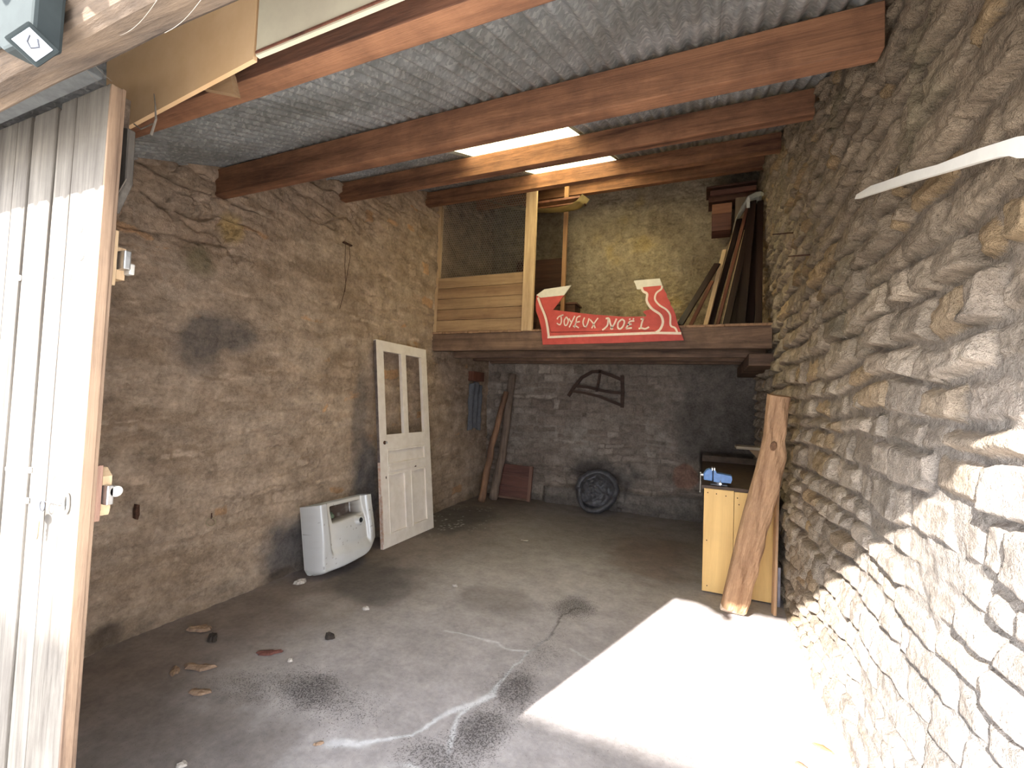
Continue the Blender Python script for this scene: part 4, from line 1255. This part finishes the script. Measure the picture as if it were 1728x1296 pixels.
# tap chamber
cham = sstep(-0.17, -0.15, cu) * (1 - sstep(0.18, 0.20, cu)) * sstep(0.425 + 0.0, 0.445, Vz - 0.06 * cu) * (1 - sstep(0.555, 0.565, Vz))
Xz = Xz - (Xz - 0.02) * cham
# drain boss
dd = np.hypot(cu - 0.115, Vz - 0.385)
Xz = Xz + 0.03 * (1 - sstep(0.035, 0.045, dd)) - 0.09 * (1 - sstep(0.018, 0.024, dd))
gr = np.clip(fbm(cu * 14, Vz * 14, 130, 4) * 1.3, 0, 1)[..., None]
cc = np.array([0.47, 0.45, 0.42]) * np.ones(Xz.shape + (3,))
lp = (inner * (1 - bowl))[..., None]
cc = cc * (1 - 0.35 * lp) + np.array([0.55, 0.48, 0.36]) * 0.35 * lp
cc = cc * (1 - 0.15 * gr) + np.array([0.25, 0.2, 0.15]) * 0.15 * gr
chm = cham[..., None]
dirt_ = sstep(-0.2, 0.6, fbm(cu * 20, Vz * 20, 131, 4))[..., None]
cc = cc * (1 - 0.95 * chm) + (np.array([0.06, 0.035, 0.022]) * (1 - dirt_) + np.array([0.17, 0.14, 0.115]) * dirt_) * 0.95 * chm  # rusty grime, also darkened in colour so the recess reads deeper
dm_ = ((1 - sstep(0.016, 0.026, dd)))[..., None]
cc = cc * (1 - dm_) + np.array([0.02, 0.02, 0.02]) * dm_
sp2 = sstep(0.80, 0.84, vn(cu * 90, Vz * 90, 133) * vn(cu * 60, Vz * 60, 134) + 0.12)[..., None]
cc = cc * (1 - 0.6 * sp2) + np.array([0.1, 0.07, 0.05]) * 0.6 * sp2
mcer, nt, bs = newmat('ceramic_body')
at = node(nt, 'ShaderNodeAttribute'); at.attribute_name = 'Col'
nt.links.new(at.outputs['Color'], bs.inputs['Base Color'])
bs.inputs['Roughness'].default_value = 0.25
body_ = grid_mesh('basin', Xz, Ug * SW, Vz, cc, mcer, sk, flip=True)
# rim sides / back as closed shell
bm = B()
rim = [(float(Ug[i, 0] * SW), float(Vz[i, 0])) for i in range(0, nu, 3)] + [(SW, float(Vz[-1, 0]))]
rim = rim + [(SW, SH), (0.0, SH)]
prism(bm, rim, 0.012, 'yz', -0.012)
mk('rim', bm, M['ceramic'], sk)
bm = B()
tube(bm, [(0.0, 0.030 * math.cos(a), 0.030 * math.sin(a)) for a in [k * 2 * PI / 24 for k in range(24)]], 0.007, 8, closed=True)
mk('drain_ring', bm, M['ceramic'], sk, loc=(0.224, 0.35 + 0.115, 0.385), smooth=True)
bm = B(); cyl(bm, (-0.002, 0, 0), (0.001, 0, 0), 0.023, n=24)
mk('drain_hole', bm, M['black'], sk, loc=(0.2235, 0.35 + 0.115, 0.385))
bm = B()
for (yy, zz) in [(0.225, 0.46), (0.27, 0.49)]:
    ball(bm, (0.05, yy, zz), 0.022, (1, 1, 0.8), 12)
cyl(bm, (0.02, 0.25, 0.46), (0.10, 0.25, 0.47), 0.02, n=14)
mk('tap_nut', bm, plain('verdigris', (0.16, 0.20, 0.13), 0.7, 0.3, scale=40), sk, smooth=True)
for (yy, zz) in [(0.085, 0.565), (0.115, 0.565), (0.62, 0.555), (0.63, 0.30)]:
    bm = B(); ball(bm, (0.0, 0, 0), 0.007, (0.8, 1.3, 0.8), 8)
    mk('fixing_hole', bm, M['black'], sk, loc=(0.19 - 0.012, yy, zz))

# ================================================================ WORKBENCH + VISE
be = empty('workbench', (0.32, 4.36, 0.0))
tag(be, 'workbench with an ochre board front against the right wall', 'workbench')
def bch(name, a, b_, mat, bev=0.003):
    bm = B(); box(bm, a, b_, bev)
    o = mk(name, bm, mat, be); o.location = (-0.32, -4.36, 0)
    return o
bch('front_board', (0.02, 4.36, 0.01), (0.258, 4.385, 0.90), M['benchyellow'])
bch('front_board', (0.2615, 4.362, 0.01), (0.585, 4.385, 0.893), M['benchyellow'])
bch('side_board', (0.021, 4.387, 0.0), (0.043, 6.35, 0.89), M['benchtop'])
bch('worktop', (0.0, 4.375, 0.892), (0.60, 6.40, 0.925), M['benchtop'])
bch('back_board', (0.0, 6.37, 0.92), (0.60, 6.395, 1.0), M['benchtop'])
for (x, z) in [(0.05, 0.865), (0.12, 0.862), (0.195, 0.852), (0.285, 0.845), (0.05, 0.45), (0.298, 0.79), (0.06, 0.06)]:
    bm = B(); cyl(bm, (x, 4.357, z), (x, 4.362, z), 0.005, n=10)
    o = mk('nail_head', bm, M['rustiron'], be); o.location = (-0.32, -4.36, 0)
bch('metal_strip', (0.592, 4.33, 0.0), (0.612, 4.345, 0.32), plain('bluish_metal_strip', (0.35, 0.33, 0.38), 0.5, 0.3))

vi = empty('bench_vise', (0.10, 4.47, 0.925))
tag(vi, 'blue bench vise with a steel handle on the front left corner of the workbench', 'vise')
bm = B()
cyl(bm, (0.04, 0, 0), (0.04, 0, 0.03), 0.062, 0.055, 24)
box(bm, (-0.03, -0.06, 0), (0.11, 0.06, 0.014), 0.006)
mk('base', bm, M['darksteel'], vi, smooth=False)
bm = B()
prism(bm, [(-0.005, 0.03), (0.135, 0.03), (0.145, 0.062), (0.14, 0.095), (0.105, 0.098), (0.06, 0.105), (0.02, 0.108), (0.012, 0.13), (-0.005, 0.135)], 0.10, 'xz', -0.05)
bevel_mod(mk('body', bm, M['blue'], vi), 0.006)
bm = B()
prism(bm, [(-0.085, 0.04), (-0.012, 0.034), (-0.012, 0.135), (-0.04, 0.142), (-0.066, 0.128), (-0.088, 0.09)], 0.10, 'xz', -0.05)
bevel_mod(mk('front_jaw', bm, M['blue'], vi), 0.008)
bm = B(); box(bm, (-0.022, -0.05, 0.128), (-0.010, 0.05, 0.152), 0.002)
mk('jaw_plate', bm, M['steel'], vi)
bm = B(); box(bm, (-0.004, -0.05, 0.128), (0.008, 0.05, 0.152), 0.002)
mk('jaw_plate', bm, M['steel'], vi)
bm = B()
cyl(bm, (-0.115, 0, 0.078), (-0.085, 0, 0.078), 0.014, n=16)
mk('screw', bm, M['steel'], vi, smooth=False)
bm = B()
cyl(bm, (-0.112, -0.01, 0.095), (-0.112, -0.01, -0.075), 0.0045, n=10)
ball(bm, (-0.112, -0.01, 0.095), 0.008, seg=10)
ball(bm, (-0.112, -0.01, -0.075), 0.008, seg=10)
mk('handle', bm, M['paintedmetal'], vi, smooth=True)
bm = B(); cyl(bm, (0.05, -0.062, 0.022), (0.05, -0.085, 0.022), 0.011, n=12); cyl(bm, (0.05, -0.078, -0.0), (0.05, -0.078, 0.05), 0.004, n=8)
mk('swivel_lock', bm, M['steel'], vi)

# shelf board on the right wall
sf = empty('wall_shelf', (0.62, 5.55, 1.175))
tag(sf, 'small board shelf on the right wall above the workbench', 'shelf')
bm = B(); box(bm, (-0.28, -0.02, 0.0), (-0.005, 0.28, 0.03), 0.003)
mk('shelf_board', bm, wood('grey_shelf_wood', (0.46, 0.38, 0.29), (0.28, 0.21, 0.15), 'x'), sf)
bm = B(); prism(bm, [(-0.15, -0.005), (-0.005, -0.005), (-0.005, -0.13), (-0.03, -0.13)], 0.025, 'xz', 0.02)
mk('bracket', bm, M['pale_x'], sf)

# ================================================================ SPLIT LOG
axv = Vector((0.1309654, -0.15374199, 0.97939342)); wv_ = Vector((0.98055984, 0.16569238, -0.10511152)); nv2 = Vector((0.14611797, -0.97411983, -0.17245319))
bm = B()
Lp = [(-0.115, 0.0), (-0.112, 0.10), (-0.106, 0.25), (-0.1, 0.419), (-0.092, 0.62), (-0.081, 0.814), (-0.068, 0.98), (-0.055, 1.149), (-0.046, 1.30), (-0.042, 1.426), (-0.058, 1.60), (-0.068, 1.742)]
Rp = [(0.062, 0.0), (0.076, 0.10), (0.084, 0.25), (0.090, 0.419), (0.098, 0.62), (0.106, 0.814), (0.117, 0.98), (0.124, 1.149), (0.124, 1.305), (0.091, 1.426), (0.082, 1.60), (0.071, 1.763)]
rnd = random.Random(21)
NS = 14
rings = []
def interp(P_, v):
    for a, b_ in zip(P_[:-1], P_[1:]):
        if a[1] <= v <= b_[1] + 1e-6:
            t_ = (v - a[1]) / (b_[1] - a[1])
            return a[0] + (b_[0] - a[0]) * t_
    return P_[-1][0]
vals = [i / 44 * 1.742 for i in range(45)]
for v in vals:
    l, r_ = interp(Lp, v), interp(Rp, v)
    ring = []
    for k in range(NS):
        s = k / (NS - 1)                      # left to right across the visible rounded face
        a = PI * s
        u = (l + r_) / 2 - math.cos(a) * (r_ - l) / 2
        dpt = 0.055 * math.sin(a) ** 0.7
        dpt += 0.006 * math.sin(v * 13 + s * 9) + 0.004 * math.sin(v * 31 + s * 23) + 0.006 * math.exp(-((s - 0.45 - 0.08 * math.sin(v * 3)) / 0.05) ** 2) * -1
        u += 0.003 * math.sin(v * 27 + 5 * s)
        if v < 0.02: dpt = dpt * 0.3 - 0.01
        ring.append((u, dpt))
    ring.append(((r_), -0.035)); ring.append((l, -0.035))
    rings.append([bm.verts.new((u, -d_, v)) for u, d_ in ring])
n_ = len(rings[0])
for A_, B_ in zip(rings[:-1], rings[1:]):
    for k in range(n_):
        bm.faces.new((A_[k], A_[(k + 1) % n_], B_[(k + 1) % n_], B_[k]))
bm.faces.new(rings[0][::-1]); bm.faces.new(rings[-1])
for f_ in bm.faces:
    if f_.calc_center_median().z < 0.036: f_.material_index = 1
bmesh.ops.recalc_face_normals(bm, faces=bm.faces[:])
lo_ = mk('split_log', bm, [M['log'], M['logend']])
# local x=w, y=-n, z=axis
yv = -nv2
lo_.matrix_world = Matrix(((wv_.x, yv.x, axv.x, 0.27), (wv_.y, yv.y, axv.y, 4.0), (wv_.z, yv.z, axv.z, 0.012), (0, 0, 0, 1)))
tag(lo_, 'long rough split log leaning against the right wall in front of the workbench', 'log')
bm = B(); ball(bm, (0.01, -0.058, 1.38), 0.028, (0.8, 0.25, 1.3), 14)
mk('knot', bm, plain('log_knot', (0.20, 0.10, 0.05), 0.9, var=0.25, scale=50, bump=0.004), lo_, smooth=True)
leaner('broken_board', (0.545, 4.16, 0.0), (0.575, 4.30, 1.60), 0.06, 0.02, M['log'], 'thin split board standing behind the long split log', 'board', None, (0.2, -1, 0))

# ================================================================ REAR LEFT CORNER
def pole(name, pts, r_, mat, label):
    bm = B()
    P = [Vector(p) for p in pts]
    o0 = P[0].copy()
    n = 16
    q = []
    for i in range(n + 1):
        t_ = i / n * (len(P) - 1)
        k = min(int(t_), len(P) - 2)
        q.append(P[k].lerp(P[k + 1], t_ - k) - o0 + Vector((0.006 * math.sin(i * 1.3), 0.006 * math.cos(i * 1.9), 0)))
    q[0] = Vector((0, 0, 0))
    tube(bm, q, [r_ * (1.08 - 0.012 * i + 0.05 * math.sin(i * 2.2)) for i in range(n + 1)], 12)
    o = mk(name, bm, mat, loc=o0, smooth=True)
    tag(o, label, 'pole', 'poles leaning in the rear left corner')
pole('round_pole', [(-3.19, 6.40, 0.0), (-3.12, 6.55, 0.85), (-2.98, 6.72, 1.75)], 0.052, M['pole'], 'reddish round pole, the left one leaning in the rear left corner')
pole('round_pole', [(-3.11, 6.66, 0.0), (-3.00, 6.76, 0.85), (-2.93, 6.84, 2.05)], 0.066, M['greypole'], 'thicker grey-brown pole leaning right of the reddish pole')
# hanging cloth
xs = np.linspace(6.25, 6.62, 24); zs = np.linspace(1.12, 1.86, 40)
A_, B2 = np.meshgrid(xs, zs, indexing='ij')
XX = -3.385 + 0.03 * fbm(A_ * 9, B2 * 5, 140, 4) + 0.02 * np.sin(A_ * 40)
tp = grid_mesh('hanging_cloth', XX, A_, B2 + 0.03 * np.sin(A_ * 12), np.ones(XX.shape + (3,)) * 0.3, M['tarp'])
sm = tp.modifiers.new('thickness', 'SOLIDIFY'); sm.thickness = 0.012
tag(tp, 'blue-grey cloth hanging on the left wall behind the round poles', 'cloth')
bm = B(); box(bm, (-3.44, 6.25, 1.90), (-3.34, 6.62, 2.05), 0.006)
tag(mk('wall_block', bm, M['redwood_z']), 'reddish wooden block on the left wall above the blue-grey cloth', 'block')
# brown frame panel at the foot of the back wall
fp = empty('board_panel', (-2.82, 6.82, 0.0), (math.radians(-8), 0, math.radians(-2)))
tag(fp, 'dark red-brown board panel leaning at the foot of the back wall', 'panel')
for i in range(3):
    bm = B(); box(bm, (-0.33, 0.0, 0.02 + i * 0.18), (0.30, 0.02, 0.198 + i * 0.18), 0.003)
    mk('board', bm, M['redboard'], fp)
bm = B(); box(bm, (0.245, -0.025, 0.0), (0.30, 0.0, 0.56), 0.003)
mk('batten', bm, wood('panel_batten', (0.26, 0.14, 0.10), (0.13, 0.07, 0.05), 'z'), fp)
bm = B(); box(bm, (-0.33, -0.02, 0.005), (0.245, 0.0, 0.035), 0.003)
mk('bottom_batten', bm, M['loftbeam'], fp)
# black bag with a hose-like rim
bg_ = empty('coiled_bag', (-1.44, 6.70, 0.0))
tag(bg_, 'crumpled round bundle of grey-black plastic on the floor by the back wall', 'bundle')
nt_, nr_ = 72, 34
Tt, Rr_ = np.meshgrid(np.linspace(0, 2 * PI, nt_), np.linspace(0, 1, nr_), indexing='ij')
rad_ = 0.27 * Rr_
px = rad_ * np.cos(Tt); pz = rad_ * np.sin(Tt)
bul = 0.16 * np.sqrt(np.clip(1 - Rr_ ** 2.2, 0, 1))
fold = 0.04 * fbm(px * 9 + 3, pz * 9, 150, 5, 0.6) - 0.07 * np.abs(fbm(px * 7 + 0.3 * np.sin(pz * 20), pz * 7 + 7, 151, 4)) + 0.004 * np.sin(Tt * 3 + Rr_ * 9)
crease = 0.0
fade = np.clip((1 - Rr_) * 6, 0, 1)
mb_ = grid_mesh('plastic_bundle', px, -(bul + (fold + crease) * fade) - 0.01, pz, np.ones(px.shape + (3,)) * .2, M['bagplastic'], bg_, flip=False)
mb_.location = (0.0, 0.04, 0.31); mb_.rotation_euler = (math.radians(-18), 0, 0)
for k, (R0, r0, oz, oy) in enumerate([(0.275, 0.05, 0.31, 0.03), (0.255, 0.035, 0.29, -0.05)]):
    bm = B()
    pts = [((R0 + 0.014 * math.sin(3 * a + k)) * math.cos(a), 0.02 * math.sin(2 * a + k), (R0 + 0.014 * math.sin(2 * a)) * math.sin(a)) for a in [j * 2 * PI / 48 for j in range(48)]]
    if k:
        pts = pts[22:48]
    tube(bm, pts, [r0 * (1 + 0.12 * math.sin(j * 1.7)) for j in range(len(pts))], 12, closed=(k == 0))
    mk('rolled_rim', bm, M['bagplastic'], bg_, loc=(0, oy, oz), rot=(math.radians(-18), 0, 0), smooth=True)

# iron rack on the back wall
rk = empty('wall_rack', (-1.55, 6.98, 1.9))
tag(rk, 'dark wooden hay-rack frame hanging on the back wall under the loft', 'rack')
def bar(pts, wd, name='bar'):
    bm = B(); ribbon(bm, [(p[0] + 1.55, p[1] - 1.9) for p in pts], wd, 0.03, -0.045)
    return mk(name, bm, M['rustwood'], rk)
M['rustwood'] = wood('dark_rack_wood', (0.085, 0.05, 0.035), (0.035, 0.02, 0.016), 'x')
bar([(-1.99, 1.72), (-1.90, 1.87), (-1.78, 2.02), (-1.62, 2.11), (-1.50, 2.12), (-1.32, 2.06), (-1.17, 2.00)], 0.05)
bar([(-1.86, 1.88), (-1.68, 1.87), (-1.50, 1.83), (-1.32, 1.80), (-1.14, 1.79)], 0.045)
bar([(-1.93, 1.80), (-1.74, 1.78), (-1.50, 1.73), (-1.14, 1.60)], 0.04)
bar([(-1.155, 2.06), (-1.14, 1.80), (-1.14, 1.57)], 0.05, 'end_upright')
bar([(-1.49, 2.14), (-1.51, 1.98), (-1.54, 1.80)], 0.035, 'upright')

# ================================================================ THINGS ON THE LEFT WALL
bm = B()
tube(bm, [(-3.31, 3.38, 3.10), (-3.30, 3.375, 2.88), (-3.30, 3.40, 2.70), (-3.31, 3.405, 2.62)], 0.0028, 6)
tube(bm, [(-3.31, 3.43, 3.10), (-3.30, 3.44, 2.98), (-3.30, 3.41, 2.78), (-3.30, 3.385, 2.6), (-3.31, 3.35, 2.44)], 0.0028, 6)
box(bm, (-3.325, 3.35, 3.098), (-3.295, 3.46, 3.112), 0.002)
tag(mk('bent_wire', bm, M['rustiron']), 'two thin rusty wires hanging from a nail bar on the left wall', 'wire')
bm = B()
tube(bm, [(0, 0.028 * math.cos(a), 0.028 * math.sin(a)) for a in [k * 2 * PI / 24 for k in range(24)]], 0.0045, 8, closed=True)
rg = mk('wall_ring', bm, plain('tarnished_iron_ring', (0.34, 0.27, 0.17), 0.5, 0.6, scale=60), loc=(-3.29, 2.20, 0.63), rot=(0, 0, math.radians(-35)), smooth=True)
tag(rg, 'small iron tethering ring low on the left wall', 'ring')
bm = B(); cyl(bm, (-0.06, 0, 0.028), (0.006, 0, 0.030), 0.005, n=8); cyl(bm, (0, 0, 0.028), (0, 0, 0.065), 0.004, n=8)
mk('ring_staple', bm, M['rustiron'], rg)
bm = B(); prism(bm, [(-0.01, -0.04), (0.004, -0.05), (0.012, -0.02), (0.008, 0.045), (-0.008, 0.05), (-0.013, 0.01)], 0.03, 'yz', -0.015)
tag(mk('rusty_spike', bm, M['rustiron'], loc=(-3.31, 1.73, 0.80)), 'short rusty iron stub in the left wall beside the lower door ledge', 'spike')
for (y, z, lbl) in [(3.88, 2.05, None)]:
    pass

# ---- white curved strip on the right wall
st = [(2.142, 2.459), (2.12, 2.468), (1.95, 2.425), (1.811, 2.376), (1.62, 2.312), (1.45, 2.247), (1.266, 2.188), (1.184, 2.158), (1.134, 2.140), (1.04, 2.095), (0.98, 2.05), (0.97, 2.01), (1.05, 2.055), (1.134, 2.098), (1.156, 2.114), (1.184, 2.128), (1.255, 2.155), (1.42, 2.212), (1.669, 2.299), (1.881, 2.371)]
bm = B(); prism(bm, st, 0.02, 'yz', 0.535)
ws2 = mk('white_strip', bm, M['stripwhite'])
tag(ws2, 'curved tapering white painted wooden strip fixed on the right wall', 'strip')
for (y, z, l) in [(4.3, 3.10, 'upper rusty nail in the right wall beside the loft'), (3.5, 2.66, 'lower rusty nail in the right wall in front of the loft')]:
    bm = B(); cyl(bm, (0.66, y, z), (0.50, y - 0.05, z - 0.015), 0.006, 0.004, 8)
    tag(mk('wall_nail', bm, M['rustiron']), l, 'nail', 'nails in the right wall')

# ================================================================ DEBRIS ON THE FLOOR
def chip(pos, L, wd, hgt, ang, mat, name, label, cat, seed, curl=0.0, group='crumbs and chips on the floor'):
    rn = random.Random(seed)
    n = 14
    bm = B()
    top, bot = [], []
    for k in range(n):
        a = 2 * PI * k / n
        rr_ = 1 + rn.uniform(-0.28, 0.22)
        x = L / 2 * math.cos(a) * rr_
        y = wd / 2 * math.sin(a) * rr_
        zc = curl * (x / (L / 2)) ** 2
        top.append(bm.verts.new((x * 0.82, y * 0.82, hgt * rn.uniform(0.6, 1.1) + zc)))
        bot.append(bm.verts.new((x, y, zc)))
    ct = bm.verts.new((0, 0, hgt * 1.25)); cb = bm.verts.new((0, 0, 0))
    for k in range(n):
        j = (k + 1) % n
        bm.faces.new((bot[k], bot[j], top[j], top[k]))
        bm.faces.new((top[k], top[j], ct))
        bm.faces.new((bot[j], bot[k], cb))
    o = mk(name, bm, mat, loc=(pos[0], pos[1], 0.002), rot=(0, 0, ang))
    tag(o, label, cat, group)
chip((-2.62, 1.74), 0.20, 0.055, 0.016, 0.35, M['chip'], 'bark_chip', 'longest tan bark chip on the floor near the plank door', 'bark', 1, 0.008)
chip((-2.71, 1.66), 0.09, 0.05, 0.012, -0.7, M['chip'], 'bark_chip', 'small tan bark piece touching the longest bark chip', 'bark', 2)
chip((-2.40, 1.61), 0.12, 0.05, 0.012, 0.5, M['chip'], 'bark_chip', 'pale pointed bark chip, nearest the camera left on the floor', 'bark', 3, 0.006)
chip((-3.04, 2.01), 0.16, 0.075, 0.02, 0.5, M['chip'], 'bark_chip', 'brown leaf-shaped bark chip at the foot of the left wall', 'bark', 4, 0.006)
chip((-2.86, 1.97), 0.10, 0.05, 0.03, -0.5, M['chipdark'], 'dark_clod', 'dark clod right of the brown bark chip by the left wall', 'clod', 5)
chip((-2.41, 2.02), 0.15, 0.05, 0.012, 0.6, M['chipred'], 'bark_chip', 'dark red bark strip lying alone in the middle left of the floor', 'bark', 6, 0.006)
chip((-2.22, 2.32), 0.07, 0.05, 0.03, 0.0, M['chipdark'], 'dark_clod', 'dark clod alone on the bare floor right of the red bark strip', 'clod', 7)
chip((-2.23, 2.02), 0.04, 0.03, 0.014, 0.4, M['chipgrey'], 'mortar_crumb', 'grey mortar crumb just in front of the lone dark clod', 'crumb', 8)
chip((-2.29, 2.74), 0.06, 0.04, 0.02, 0.4, M['chipgrey'], 'mortar_crumb', 'grey mortar crumb beside the white scrape below the washbasin', 'crumb', 9)
chip((-1.92, 3.42), 0.055, 0.03, 0.014, 0.1, M['chipgrey'], 'mortar_crumb', 'pale crumb in the middle of the floor in front of the door', 'crumb', 10)
chip((0.56, 2.64), 0.085, 0.04, 0.008, -0.6, plain('orange_chip', (0.50, 0.20, 0.09), 0.9, scale=40), 'bark_chip', 'orange chip on the sunlit floor near the right wall', 'bark', 11)
chip((0.44, 2.47), 0.06, 0.03, 0.008, -0.4, plain('orange_chip_pale', (0.42, 0.2, 0.11), 0.9, scale=40), 'bark_chip', 'small orange chip on the floor at the shadow edge below the sunlit one', 'bark', 12)
chip((-1.86, 4.9), 0.09, 0.03, 0.008, 0.2, M['chipgrey'], 'mortar_crumb', 'flat pale sliver on the floor right of the leaning door', 'crumb', 13)
chip((-3.08, 2.85), 0.10, 0.06, 0.03, 0.9, M['chipgrey'], 'fallen_stone', 'fallen mortar lump at the wall foot left of the washbasin', 'stone', 14)
chip((-2.0, 1.28), 0.04, 0.03, 0.012, 0.4, M['chipgrey'], 'mortar_crumb', 'grey crumb close to the foot of the plank door', 'crumb', 15)
chip((-1.58, 1.62), 0.05, 0.02, 0.008, 0.8, M['chip'], 'bark_chip', 'tiny tan splinter left of the white floor bloom', 'bark', 16)
